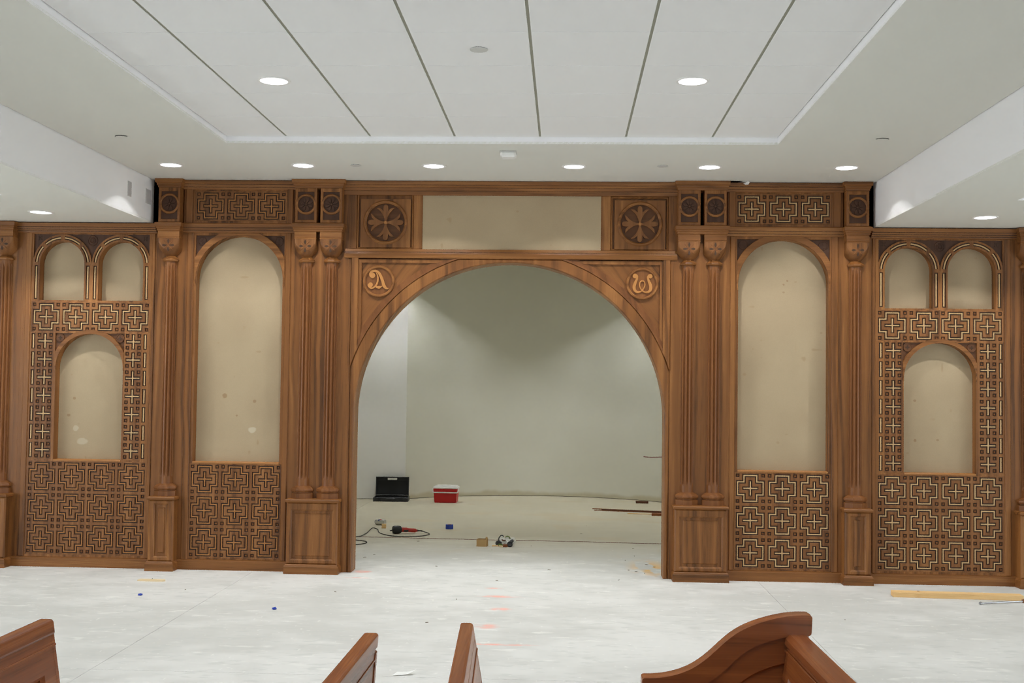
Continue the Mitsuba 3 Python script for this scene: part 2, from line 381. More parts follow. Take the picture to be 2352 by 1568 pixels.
def window(frame, bars, pane, power):
    global wn
    wn += 1; k = f'window_{wn}'
    scene[k] = mikit.ply(frame, 'white_plastic'); tag(k, 'bright frosted hall window', None, None, 'structure')
    put(k, 'glazing_bar', bars, 'white_plastic')
    put(k, 'pane', pane, 'white_plastic', emitter={'type': 'area', 'radiance': rgb((DAY * power).tolist())})
def quad(p): return trimesh.Trimesh(np.array(p, float), [[0, 1, 2], [0, 2, 3]], process=False)
for (a, z0, b, z1) in rear_w:
    fr = prism(sbox(a, z0, b, z1).difference(sbox(a + .05, z0 + .05, b - .05, z1 - .05)), YB - 0.14, YB - 0.02, back=True)
    window(fr, bx((a + b) / 2 - .02, YB - .08, z0, (a + b) / 2 + .02, YB - .03, z1), quad([(a, YB - .1, z0), (a, YB - .1, z1), (b, YB - .1, z1), (b, YB - .1, z0)]), WIN_REAR)
for s, power in ((1, WIN_RIGHT), (-1, WIN_LEFT)):
    for (a, z0, b, z1) in right_w:
        fr = wall_with_holes('y', s * 9.08 - 0.06, 0.12, a, b, z0, z1, [(a + .05, z0 + .05, b - .05, z1 - .05)])
        q = [(s * 9.1, a, z0), (s * 9.1, b, z0), (s * 9.1, b, z1), (s * 9.1, a, z1)]
        window(fr, bx(s * 9.03, (a + b) / 2 - .02, z0, s * 9.09, (a + b) / 2 + .02, z1), quad(q[::-1] if s > 0 else q), power)
# the studs behind the screen and the apse beyond the arch
ARX, ARZ, ARR = 0.012, 1.322, 1.31        # arch: centre and inner radius
opening = unary_union([disc(ARX, ARZ, ARR + 0.02, 160), rect(ARX - ARR - 0.02, -0.1, ARX + ARR + 0.02, ARZ)])
struct('wall_front', cat(prism(rect(-9, 0, 9, 3.9).difference(opening), 0.13, 0.2), prism(rect(3.05, HS + .02, 9, 3.9), 0.012, 0.05), prism(rect(-9, HS + .02, -3.07, 3.9), 0.012, 0.05)),
       'void_shade', 'stud wall behind the oak screen, blackened to keep gaps dark')
put('wall_front', 'side_board', prism(rect(-9, 0, -4.44, HS), 0.0, 0.012), 'hall_paint')
put('wall_front', 'side_board', prism(rect(4.41, 0, 9, HS), 0.0, 0.012), 'hall_paint')
put('wall_front', 'plasterboard', prism(rect(-4, 0, 4, 3.9).difference(opening), 0.2002, 0.215, back=True), 'hall_paint')
AC, AR = (0.17, 4.307), 2.634
th = np.radians(np.linspace(-28, 135.2, 72))
curve = np.stack([AC[0] + AR * np.cos(th), AC[1] + AR * np.sin(th)], 1)
path = np.vstack([[(3.2, 0.2), (3.2, 3.0)], curve, [(-4.2, 5.83), (-4.2, 0.2)]])
def wall_strip(path, z0, z1):
    n = len(path); v = np.vstack([np.c_[path, np.full(n, z0)], np.c_[path, np.full(n, z1)]])
    f = [[i, i + 1, i + 1 + n] for i in range(n - 1)] + [[i, i + 1 + n, i + n] for i in range(n - 1)]
    return trimesh.Trimesh(v, f, process=False)
struct('wall_apse', wall_strip(curve, 0.006, 3.7), 'apse_paint', 'pale curved wall of the apse beyond the arch', smooth=60)
struct('wall_apse_left', wall_strip(np.vstack([curve[-1:], [(-4.2, 5.83), (-4.2, 0.2)]]), 0.006, 3.7), 'white_paint', 'flat white wall at the left of the apse')
struct('wall_apse_right', wall_strip(np.vstack([[(3.2, 0.2), (3.2, 3.0)], curve[:1]]), 0.006, 3.7), 'apse_paint', 'flat pale wall at the right of the apse')
struct('ceiling_apse', bx(-4.9, 0.2, HC, 4.9, 8.1, HC + 0.05), 'ceiling_paint', 'pale ceiling of the apse')
struct('wall_apse_outer', cat(bx(-5, 8.1, 0, 5, 8.2, 3.9), bx(-5, .2, 0, -4.9, 8.1, 3.9), bx(4.9, .2, 0, 5, 8.1, 3.9), bx(-5, .2, 3.9, 5, 8.2, 4)), 'void_shade', 'dark outer shell round the apse')

# ------------------------------------------------------------------ carved tiles shared by the bays (unit cells, scaled per bay)
def cross(hl, ha): return unary_union([sbox(-hl, -ha, hl, ha), sbox(-ha, -hl, ha, hl)])
def square(cx, cz, h): return sbox(cx - h, cz - h, cx + h, cz + h)
corners = [(sx * 0.400, sz * 0.400) for sx in (-1, 1) for sz in (-1, 1)]
big_plate = square(0, 0, 0.5).difference(cross(0.453, 0.253).difference(cross(0.345, 0.145))).difference(cross(0.25, 0.056)).difference(unary_union([square(*c, 0.056) for c in corners]))
GD = 0.009
def plate_of(g, c, cd):
    ps = sorted(polys(g), key=lambda q: -q.area)          # the lattice itself keeps a square outer edge, islands are bevelled all round
    return [prism(q, 0.0, GD + 0.004, c, cd, outer=bool(i)) for i, q in enumerate(ps)]
BIG = plate_of(big_plate, 0.010, 0.0026)
TILE = dict(plate=BIG[0], island=BIG[1],
            outline=prism(cross(0.418, 0.218).difference(cross(0.382, 0.182)), 0.0006, GD + 0.004, 0.008, 0.0022),
            cross=prism(cross(0.220, 0.019), 0.0006, GD + 0.004, 0.008, 0.0022),
            studs=trimesh.util.concatenate([prism(square(*c, 0.030), 0.002, GD + 0.004, 0.013, 0.004) for c in corners]))
sc_ = [(sx * 0.33, sz * 0.33) for sx in (-1, 1) for sz in (-1, 1)]
small_plate = sbox(-0.5, -0.5, 0.5, 0.5).difference(cross(0.42, 0.10)).difference(unary_union([square(*c, 0.098) for c in sc_]))
STRIP = dict(plate=plate_of(small_plate, 0.016, 0.0024)[0],
             cross=prism(cross(0.38, 0.031), 0.0006, GD + 0.004, 0.012, 0.0020),
             studs=trimesh.util.concatenate([prism(square(*c, 0.05), 0.0015, GD + 0.004, 0.02, 0.004) for c in sc_]))
DICTS = {}
def shared(tag_, mesh, bsdf):
    if (tag_, bsdf) not in DICTS: DICTS[(tag_, bsdf)] = mikit.ply(mesh, bsdf)
    return DICTS[(tag_, bsdf)]
def cross_tile(parent, cx, cz, w, h, pale):
    tw = T().translate([cx, 0, cz]).scale([w, 1, h])
    k = put(parent, 'cross_tile', shared('plate', TILE['plate'], 'oak_carved'), None, to_world=tw)
    put(k, 'raised_cross', shared('island', TILE['island'], 'oak_carved'), None, to_world=tw)
    bead = 'bead_highlit' if pale else 'bead_mellow'  # tiles set pale get the copy with the painted highlight
    put(k, 'outline_bead', shared('outline', TILE['outline'], bead), None, to_world=tw)
    put(k, 'cross_bead', shared('cross', TILE['cross'], bead), None, to_world=tw)
    put(k, 'corner_stud', shared('studs', TILE['studs'], 'oak_mellow'), None, to_world=tw, kind='stuff')
def strip_tile(parent, cx, cz, p, bar_side):
    tw = T().translate([cx, 0, cz]).scale([p, 1, p])
    k = put(parent, 'strip_tile', shared('splate', STRIP['plate'], 'oak_carved'), None, to_world=tw)
    put(k, 'cross_bead', shared('scross', STRIP['cross'], 'bead_highlit'), None, to_world=tw)
    put(k, 'corner_stud', shared('sstud', STRIP['studs'], 'oak_mellow'), None, to_world=tw, kind='stuff')

PINK = None
def sym(g, s): return g if s > 0 else affinity.scale(g, -1, 1, origin=(0, 0))
def X(s, a): return s * a

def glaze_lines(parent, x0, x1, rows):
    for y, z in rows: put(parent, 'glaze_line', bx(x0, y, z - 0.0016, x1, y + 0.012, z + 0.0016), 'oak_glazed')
# ------------------------------------------------------------------ outer bays: double arch above, single arch below
def double_bay(s, label):
    b = thing('double_arch_bay', label, 'carved panel')
    n1, n2, zr = 3.857, 3.341, 2.592        # upper niches
    lo_c, lo_r, lo_z = 3.596, 0.295, 1.697  # lower niche
    up = unary_union([unary_union([disc(c, zr, 0.196, 72), rect(c - 0.196, 2.279, c + 0.196, zr)]) for c in (n1, n2)])
    low = unary_union([disc(lo_c, lo_z, lo_r, 96), rect(lo_c - lo_r, 0.912, lo_c + lo_r, lo_z)])
    gx0, gx1 = 3.078, 4.116
    grid = rect(gx0, 0.103, gx1, 0.899); band = rect(gx0, 2.004, gx1, 2.266)
    PP = 0.1557; z0 = 0.914
    xs = ((3.990, 4.093), (3.216, 3.113))
    strips = unary_union([rect(c - PP / 2, z0, c + PP / 2, z0 + 7 * PP) for c, _ in xs])
    grooves, beads = [], []
    for c in (n1, n2):
        for k in range(4):
            a0, a1 = math.radians(45 * k + 4), math.radians(45 * k + 41)
            arc = [(c + 0.2265 * math.cos(t), zr + 0.2265 * math.sin(t)) for t in np.linspace(a0, a1, 12)]
            grooves.append(LineString(arc).buffer(0.0145, cap_style=2)); beads.append(LineString(arc[0:]).buffer(0.0058, cap_style=2))
        for sx in (-1, 1):
            grooves.append(rect(c + sx * 0.2265 - 0.0145, 2.288, c + sx * 0.2265 + 0.0145, 2.579)); beads.append(rect(c + sx * 0.2265 - 0.0058, 2.296, c + sx * 0.2265 + 0.0058, 2.571))
    for _, bc in xs:
        for k in range(7):
            zc = z0 + (k + 0.5) * PP
            grooves.append(rect(bc - 0.0155, zc - 0.42 * PP, bc + 0.0155, zc + 0.42 * PP)); beads.append(rect(bc - 0.0055, zc - 0.38 * PP, bc + 0.0055, zc + 0.38 * PP))
    gu = unary_union(grooves)
    rings = unary_union([disc(c, zr, 0.257, 96) for c in (n1, n2)])
    spu = rect(3.094, zr, 4.110, 2.850).difference(rings)
    spu = spu.difference(unary_union([rect(3.0, zr - 1, 3.0865, 3), rect(4.118, zr - 1, 4.2, 3)]))
    spu = MultiPolygon([q for q in polys(spu) if q.area > 3e-4])
    spl = rect(lo_c - 0.303, lo_z + 0.02, lo_c + 0.303, 1.996).difference(disc(lo_c, lo_z, lo_r + 0.036, 96))
    spl = MultiPolygon([q for q in polys(spl) if q.area > 3e-4])
    frame = rect(3.05, 0.0, 4.27, 2.862)
    field = frame.difference(unary_union([up, low, grid, band, strips, gu, spu, spl]))
    put(b, 'frame', prism(sym(field, s), 0.0, 0.092, 0.0022), 'oak_upright')
    # raised stiles and rails round the carved field
    put(b, 'stile', prism(sym(rect(4.124, 0.083, 4.170, 2.862), s), -0.010, 0.01, 0.004), 'oak_upright')
    put(b, 'stile', prism(sym(rect(3.040, 0.083, 3.066, 2.862), s), -0.010, 0.01, 0.004), 'oak_upright')
    put(b, 'base_rail', mould(X(s, 3.03), X(s, 4.25), [(-0.024, 0.0), (-0.024, 0.070), (-0.018, 0.080), (-0.002, 0.084), (0.02, 0.084), (0.02, 0.0)]), 'oak_level')
    put(b, 'sill', mould(X(s, lo_c - lo_r + .002), X(s, lo_c + lo_r - .002), [(-0.004, 0.899), (-0.005, 0.909), (0.0, 0.914), (0.09, 0.914), (0.09, 0.899)]), 'bead_mellow')
    put(b, 'cornice', mould(X(s, 3.03), X(s, 4.25), [(-0.002, 2.858), (-0.012, 2.862), (-0.014, 2.874), (-0.020, 2.877), (-0.024, 2.888), (-0.034, 2.893), (-0.038, 2.905), (-0.05, 2.910), (-0.052, 2.942), (0.05, 2.942), (0.05, 2.858)]), 'oak_level')
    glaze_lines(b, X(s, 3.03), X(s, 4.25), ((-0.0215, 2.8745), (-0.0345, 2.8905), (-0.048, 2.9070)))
    put_each(b, 'glazed_ground', sym(unary_union([gu.buffer(0.004), grid, band, strips]), s), 'glaze_dark', GD, 0.05)
    put_each(b, 'groove_bead', sym(unary_union(beads), s), 'bead_highlit', 0.001, GD, 0.0022)
    for q in polys(sym(spu, s)): put(b, 'spandrel', prism(q.buffer(0.003), 0.014, 0.05), 'oak_glazed')
    put(b, 'roundel', cat(*[ring_solid(s * 3.599, 2.797, r0, r1, 0.008, 0.014, 0.003) for r0, r1 in ((0.036, 0.046), (0.018, 0.026))] + [prism(cross_at(s * 3.599, 2.797, 0.010, 0.004), 0.008, 0.014, 0.001)]), 'oak_glazed')
    for sx in (-1, 1):
        put(b, 'corner_rosette', petals(s * (3.602 + sx * 0.462), 2.815, 0.024, 4, 0.010, 0.014, math.pi / 4), 'glaze_dark', smooth=False)
    for q in polys(sym(spl, s)): put(b, 'spandrel', prism(q.buffer(0.003), 0.014, 0.05), 'dish_oak')
    put(b, 'arch_moulding', prism(sym(unary_union([ringp(lo_c, lo_z, lo_r, lo_r + 0.034, 128)]).intersection(rect(lo_c - 0.302, lo_z - 0.02, lo_c + 0.302, 2.1)), s), -0.006, 0.02, 0.004), 'oak_level')
    for sx in (-1, 1):
        cx = s * (lo_c + sx * 0.262)
        k = put(b, 'roundel', cat(ring_solid(cx, 1.955, 0.030, 0.036, 0.003, 0.014, 0.0016), prism(disc(cx, 1.955, 0.0305, 40), 0.007, 0.014, 0.001)), 'dish_oak')
        put(k, 'cross', prism(cross_at(cx, 1.955, 0.017, 0.005), 0.0045, 0.008, 0.0008), 'glaze_dark')
    for c in (n1, n2):
        put(b, 'niche_panel', prism(sym(unary_union([disc(c, zr, 0.21, 72), rect(c - 0.21, 2.27, c + 0.21, zr)]), s), 0.088, 0.1), 'mdf_board', label='plain tan fibreboard')
    put(b, 'niche_panel', prism(sym(low.buffer(0.012), s), 0.088, 0.1), 'mdf_board', label='plain tan fibreboard')
    cw = (gx1 - gx0) / 4
    for i in range(4):
        for j in range(3): cross_tile(b, s * (gx0 + cw * (i + .5)), 0.103 + 0.2653 * (j + .5), cw, 0.2653, s > 0)
        cross_tile(b, s * (gx0 + cw * (i + .5)), 2.135, cw, 0.262, True)
    for c, _ in xs:
        for k in range(7): strip_tile(b, s * c, z0 + (k + .5) * PP, PP, s)
def cross_at(x, z, hl, ha): return affinity.translate(cross(hl, ha), x, z)
def leaf(x, z, ang, r0, r1, w):
    t = np.linspace(0, 1, 9)
    half = w * np.sin(np.pi * t ** 1.4) + 0.0006
    a = np.stack([r0 + (r1 - r0) * t, half], 1); bb = np.stack([r0 + (r1 - r0) * t[::-1], -half[::-1]], 1)
    q = Polygon(np.vstack([a, bb])).buffer(0)
    return affinity.translate(affinity.rotate(q, ang, origin=(0, 0), use_radians=True), x, z)
def petals(x, z, r, n, y0, y1, rot=0.0, w=0.22):
    return cat(*[prism(leaf(x, z, rot + 2 * math.pi * k / n, r * 0.16, r, r * w), y0, y1, r * 0.06, 0.003) for k in range(n)])

# ------------------------------------------------------------------ tall niche bays
def tall_bay(s, label):
    b = thing('tall_niche_bay', label, 'carved panel')
    c, r, zs = 2.306, 0.374, 2.470
    niche = unary_union([disc(c, zs, r, 128), rect(c - r, 0.912, c + r, zs)])
    gx0, gx1 = 1.910, 2.702
    grid = rect(gx0, 0.097, gx1, 0.897); fgrid = rect(gx0, 2.975, gx1, 3.231)
    sp = rect(c - 0.384, zs + 0.1, c + 0.384, 2.848).difference(disc(c, zs, r + 0.058, 128))
    sp = MultiPolygon([q for q in polys(sp) if q.area > 3e-4])
    frame = rect(1.84, 0.0, 2.80, 3.25).difference(unary_union([niche, grid, fgrid, sp]))
    put(b, 'frame', prism(sym(frame, s), 0.0, 0.092, 0.0022), 'oak_upright')
    put(b, 'stile', prism(sym(rect(2.704, 0.083, 2.760, 2.875), s), -0.012, 0.01, 0.006), 'oak_upright')
    put(b, 'stile', prism(sym(rect(1.862, 0.083, 1.908, 2.875), s), -0.012, 0.01, 0.006), 'oak_upright')
    put(b, 'frieze_stile', prism(sym(rect(2.722, 2.945, 2.78, 3.25), s), -0.016, 0.01, 0.004), 'oak_upright')
    put(b, 'frieze_stile', prism(sym(rect(1.85, 2.945, 1.902, 3.25), s), -0.016, 0.01, 0.004), 'oak_upright')
    put(b, 'base_rail', mould(X(s, 1.85), X(s, 2.79), [(-0.024, 0.0), (-0.024, 0.072), (-0.018, 0.083), (-0.002, 0.087), (0.02, 0.087), (0.02, 0.0)]), 'oak_level')
    put(b, 'sill', mould(X(s, c - r + .002), X(s, c + r - .002), [(-0.003, 0.897), (-0.005, 0.908), (0.0, 0.913), (0.09, 0.913), (0.09, 0.897)]), 'bead_mellow')
    put(b, 'impost', mould(X(s, 1.83), X(s, 2.80), [(-0.002, 2.870), (-0.014, 2.872), (-0.016, 2.890), (-0.026, 2.893), (-0.030, 2.910), (-0.044, 2.914), (-0.048, 2.942), (-0.036, 2.950), (0.02, 2.950), (0.02, 2.870)]), 'oak_level')
    put(b, 'cornice', mould(X(s, 1.83), X(s, 2.80), [(-0.014, 3.243), (-0.018, 3.262), (-0.028, 3.265), (-0.034, 3.283), (-0.048, 3.287), (-0.052, 3.316), (0.03, 3.316), (0.03, 3.243)]), 'oak_level')
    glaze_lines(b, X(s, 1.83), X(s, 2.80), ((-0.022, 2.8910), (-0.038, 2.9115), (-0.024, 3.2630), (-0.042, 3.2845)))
    put_each(b, 'glazed_ground', sym(unary_union([grid, fgrid]), s), 'glaze_dark', GD, 0.05)
    for q in polys(sp):
        q = sym(q, s); k = put(b, 'spandrel', prism(q.buffer(0.003), 0.014, 0.05), 'oak_glazed')
        cx = (q.bounds[0] + 0.050) if q.centroid.x < s * c else (q.bounds[2] - 0.050)
        put(k, 'roundel', cat(ring_solid(cx, 2.800, 0.030, 0.040, 0.008, 0.014, 0.003), petals(cx, 2.800, 0.026, 4, 0.010, 0.014)), 'oak_glazed')
    arch = ringp(c, zs, r + 0.004, r + 0.054, 160).intersection(rect(c - 0.388, zs - 0.05, c + 0.388, 2.866))
    put(b, 'arch_moulding', prism(sym(arch, s), -0.008, 0.02, 0.006), 'oak_level')
    put(b, 'niche_panel', prism(sym(niche.buffer(0.012), s), 0.088, 0.1), 'mdf_board', label='tall plain tan fibreboard')
    cw = (gx1 - gx0) / 3
    for i in range(3):
        for j in range(3): cross_tile(b, s * (gx0 + cw * (i + .5)), 0.097 + 0.2667 * (j + .5), cw, 0.2667, s > 0)
        cross_tile(b, s * (gx0 + cw * (i + .5)), 3.103, cw, 0.256, s > 0)

# ------------------------------------------------------------------ the arch
def arm_shape():
    parts = [smooth_stroke([(0, 0.014), (0, 0.05), (0, 0.085), (0, 0.112), (0, 0.132), (0, 0.150)], [0.018, 0.020, 0.030, 0.044, 0.040, 0.006])]
    for s in (-1, 1):
        parts.append(smooth_stroke([(s * 0.004, 0.028), (s * 0.012, 0.060), (s * 0.028, 0.090), (s * 0.050, 0.112), (s * 0.074, 0.122)], [0.012, 0.018, 0.022, 0.020, 0.004]))
    return unary_union(parts)
def letter_alpha(cx, cz):
    u = 0.00024
    M = lambda pts: [(cx + (x - 745) * u, cz - (y - 772) * u) for x, y in pts]
    W = lambda ws: [w * u for w in ws]
    g = [smooth_stroke(M([(470, 600), (430, 520), (480, 435), (580, 400), (690, 425), (785, 520), (850, 660), (900, 800), (935, 920), (1000, 1000), (1105, 1018)]), W([60, 60, 80, 80, 85, 95, 100, 105, 115, 85, 22])),
         disc(*M([(522, 562)])[0], 100 * u, 32),
         smooth_stroke(M([(650, 470), (705, 570), (715, 730), (680, 870), (600, 970), (500, 1015), (410, 970), (385, 900)]), W([20, 45, 55, 55, 55, 50, 50, 55])),
         disc(*M([(455, 900)])[0], 88 * u, 32),
         smooth_stroke(M([(670, 975), (755, 985), (850, 950)]), W([60, 100, 35]))]
    return unary_union(g)
def letter_omega(cx, cz):
    u = 0.00055
    M = lambda pts: [(cx + (x - 460) * u, cz - (y - 1280) * u) for x, y in pts]
    W = lambda ws: [w * u for w in ws]
    g = [disc(*M([(350, 1165)])[0], 38 * u, 32), disc(*M([(582, 1165)])[0], 36 * u, 32),
         smooth_stroke(M([(350, 1142), (380, 1160), (375, 1215), (350, 1275), (335, 1335), (348, 1385), (395, 1412), (440, 1400), (478, 1360), (500, 1305), (492, 1255), (460, 1238)]), W([26, 30, 36, 46, 50, 44, 32, 24, 20, 20, 20, 20])),
         smooth_stroke(M([(460, 1238), (428, 1258), (420, 1305), (440, 1362), (482, 1402), (530, 1412), (578, 1385), (590, 1335), (575, 1275), (550, 1215), (548, 1165), (578, 1142)]), W([20, 20, 20, 20, 24, 32, 44, 50, 46, 36, 30, 26]))]
    return unary_union(g)
def arch_bay():
    b = thing('arch_surround', 'wide round oak arch with letter roundels and a tan panel above', 'archway')
    ax, zc = ARX, ARZ
    void = unary_union([disc(ax, zc, ARR, 240), rect(ax - ARR, -0.1, ax + ARR, zc)])
    big = disc(ax, zc, 1.412, 240)
    inner = rect(ax - 1.296, zc + 0.2, ax + 1.296, 2.656)
    sp = MultiPolygon([q for q in polys(inner.difference(big)) if q.area > 1e-3])
    # casing: arch ring and jambs in one band, with the edge strips outside it
    ring = unary_union([big, rect(ax - 1.412, 0, ax + 1.412, zc)]).difference(void).intersection(rect(ax - 1.346, 0.0, ax + 1.346, 2.664))
    put(b, 'casing', prism(ring, -0.004, 0.2, 0.010, 0.008, back=True), 'oak_upright')
    for r0, r1, y in ((1.4085, 1.424, -0.010), (1.424, 1.443, 0.001), (1.443, 1.462, 0.010)):
        put_each(b, 'arch_moulding', ringp(ax, zc, r0, r1, 240).intersection(rect(ax - 1.305, zc, ax + 1.305, 2.662)), 'oak_mellow', y, 0.03, 0.004, 0.006)
    for s in (-1, 1):
        put(b, 'edge_backing', prism(rect(ax + s * 1.338, 0, ax + s * 1.392, 2.664), 0.012, 0.1), 'oak_mellow')
        put(b, 'edge_strip', prism(rect(ax + s * 1.351, 0, ax + s * 1.386, 2.664), 0.0, 0.1, 0.006), 'oak_upright')
        put(b, 'edge_moulding', prism(rect(ax + s * 1.294, 1.70, ax + s * 1.350, 2.664).difference(disc(ax, zc, 1.412, 240)), -0.012, 0.02, 0.010, 0.010), 'oak_upright')
    sp_sorted = sorted(polys(sp), key=lambda q: q.centroid.x)
    for q, let, word in ((sp_sorted[0], letter_alpha, 'letter A'), (sp_sorted[1], letter_omega, 'letter omega')):
        s = -1 if q.centroid.x < ax else 1
        p = put(b, 'spandrel', prism(q.buffer(0.004), 0.022, 0.06), 'oak_slant')
        brd = q.difference(q.buffer(-0.030, join_style=2))
        put(p, 'border', prism(brd, 0.004, 0.03, 0.012, 0.016), 'oak_upright')
        cx, cz = ax + s * 1.118, 2.466
        k = put(b, 'roundel', cat(ring_solid(cx, cz, 0.113, 0.136, -0.004, 0.03, 0.006)), 'oak_level')
        put(k, 'ground', prism(disc(cx, cz, 0.114, 72), 0.012, 0.03), 'oak_mellow')
        put(k, 'letter', prism(let(cx, cz), 0.000, 0.014, 0.003), 'letter_oak', label=f'raised pale {word}')
    # frieze above
    put(b, 'rail', mould(-1.40, 1.42, [(-0.014, 2.664), (-0.020, 2.672), (-0.026, 2.700), (-0.022, 2.716), (-0.010, 2.742), (0.04, 2.742), (0.04, 2.664)]), 'oak_level')
    top = rect(-1.42, 2.742, 1.44, 3.25)
    pan = rect(-0.738, 2.742, 0.778, 3.203)
    sqs = [rect(-1.304, 2.742, -0.815, 3.224), rect(0.859, 2.742, 1.346, 3.204)]
    put(b, 'frieze_frame', prism(top.difference(unary_union([pan] + sqs)), 0.0, 0.06, 0.004), 'oak_upright')
    put(b, 'frieze_panel', prism(pan.buffer(0.01), 0.006, 0.05), 'mdf_board', label='wide plain tan fibreboard')
    put(b, 'cornice', mould(-1.42, 1.44, [(-0.014, 3.204), (-0.018, 3.236), (-0.026, 3.240), (-0.030, 3.262), (-0.038, 3.265), (-0.044, 3.283), (-0.052, 3.287), (-0.056, 3.316), (0.03, 3.316), (0.03, 3.204)]), 'oak_level')
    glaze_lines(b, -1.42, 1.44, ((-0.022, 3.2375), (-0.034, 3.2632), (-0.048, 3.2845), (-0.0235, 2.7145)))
    for q in sqs:
        x0, z0, x1, z1 = q.bounds
        cx, cz = (x0 + x1) / 2 + 0.004, 2.971
        k = put(b, 'cross_panel', cat(prism(q.buffer(0.004), 0.040, 0.06), prism(q.difference(q.buffer(-0.016, join_style=2)), 0.008, 0.05, 0.006), prism(rect(cx - 0.214, 2.757, cx + 0.214, 3.172).difference(disc(cx, cz, 0.166, 72)), 0.006, 0.05, 0.045, 0.026)), 'oak_upright')
        put(k, 'ring', ring_solid(cx, cz, 0.163, 0.190, -0.008, 0.04, 0.009), 'oak_level')
        put(k, 'dish', prism(disc(cx, cz, 0.166, 72), 0.026, 0.045), 'dish_oak')
        for i in range(4):
            g = affinity.translate(affinity.rotate(arm_shape(), 90 * i, origin=(0, 0)), cx, cz)
            put(k, 'cross_arm', prism(g, 0.006, 0.030, 0.0020, 0.006), 'oak_carved')
        a8 = affinity.translate(Polygon([(0.017 * math.cos(t), 0.017 * math.sin(t)) for t in np.arange(8) * math.pi / 4 + math.pi / 8]), cx, cz)
        put(k, 'boss', prism(a8, 0.004, 0.03, 0.005), 'bead_mellow')

# ------------------------------------------------------------------ column piers
def shaft_mesh(cx, R=0.0525, z0=0.722, z1=2.626):
    nf, sub = 10, 14
    n = nf * sub; a = np.arange(n) * 2 * math.pi / n - math.pi / 2
    ph = (np.arange(n) % sub) / sub; ph = np.minimum(ph, 1 - ph)
    cut = np.clip(1 - (ph / 0.25) ** 2, 0, 1) ** 0.5
    loops = []
    for z, k in ((z0, 0), (z0 + 0.055, 0), (z0 + 0.075, 0.6), (z0 + 0.10, 1), (1.6, 1), (z1 - 0.075, 1), (z1 - 0.05, 0.6), (z1 - 0.03, 0), (z1, 0)):
        r = R * (1.03 if z < 1 else 1.0) - 0.0145 * cut * k
        loops.append(np.stack([cx + r * np.cos(a), r * np.sin(a), np.full(n, z)], 1))
    return skin(loops)
def capital_mesh(cx, W=0.0925, z0=2.664, z1=2.812):
    n = 96; a = np.arange(n) * 2 * math.pi / n
    sq = W / np.maximum(np.abs(np.cos(a)), np.abs(np.sin(a)))
    loops = []
    for t in np.linspace(0, 1, 15):
        r = 0.040 + (0.128 - 0.040) * math.sin(math.pi / 2 * t) ** 0.85
        rr = np.minimum(r, sq)
        loops.append(np.stack([cx + rr * np.cos(a), rr * np.sin(a), np.full(n, z0 + (z1 - z0) * t)], 1))
    return skin(loops)
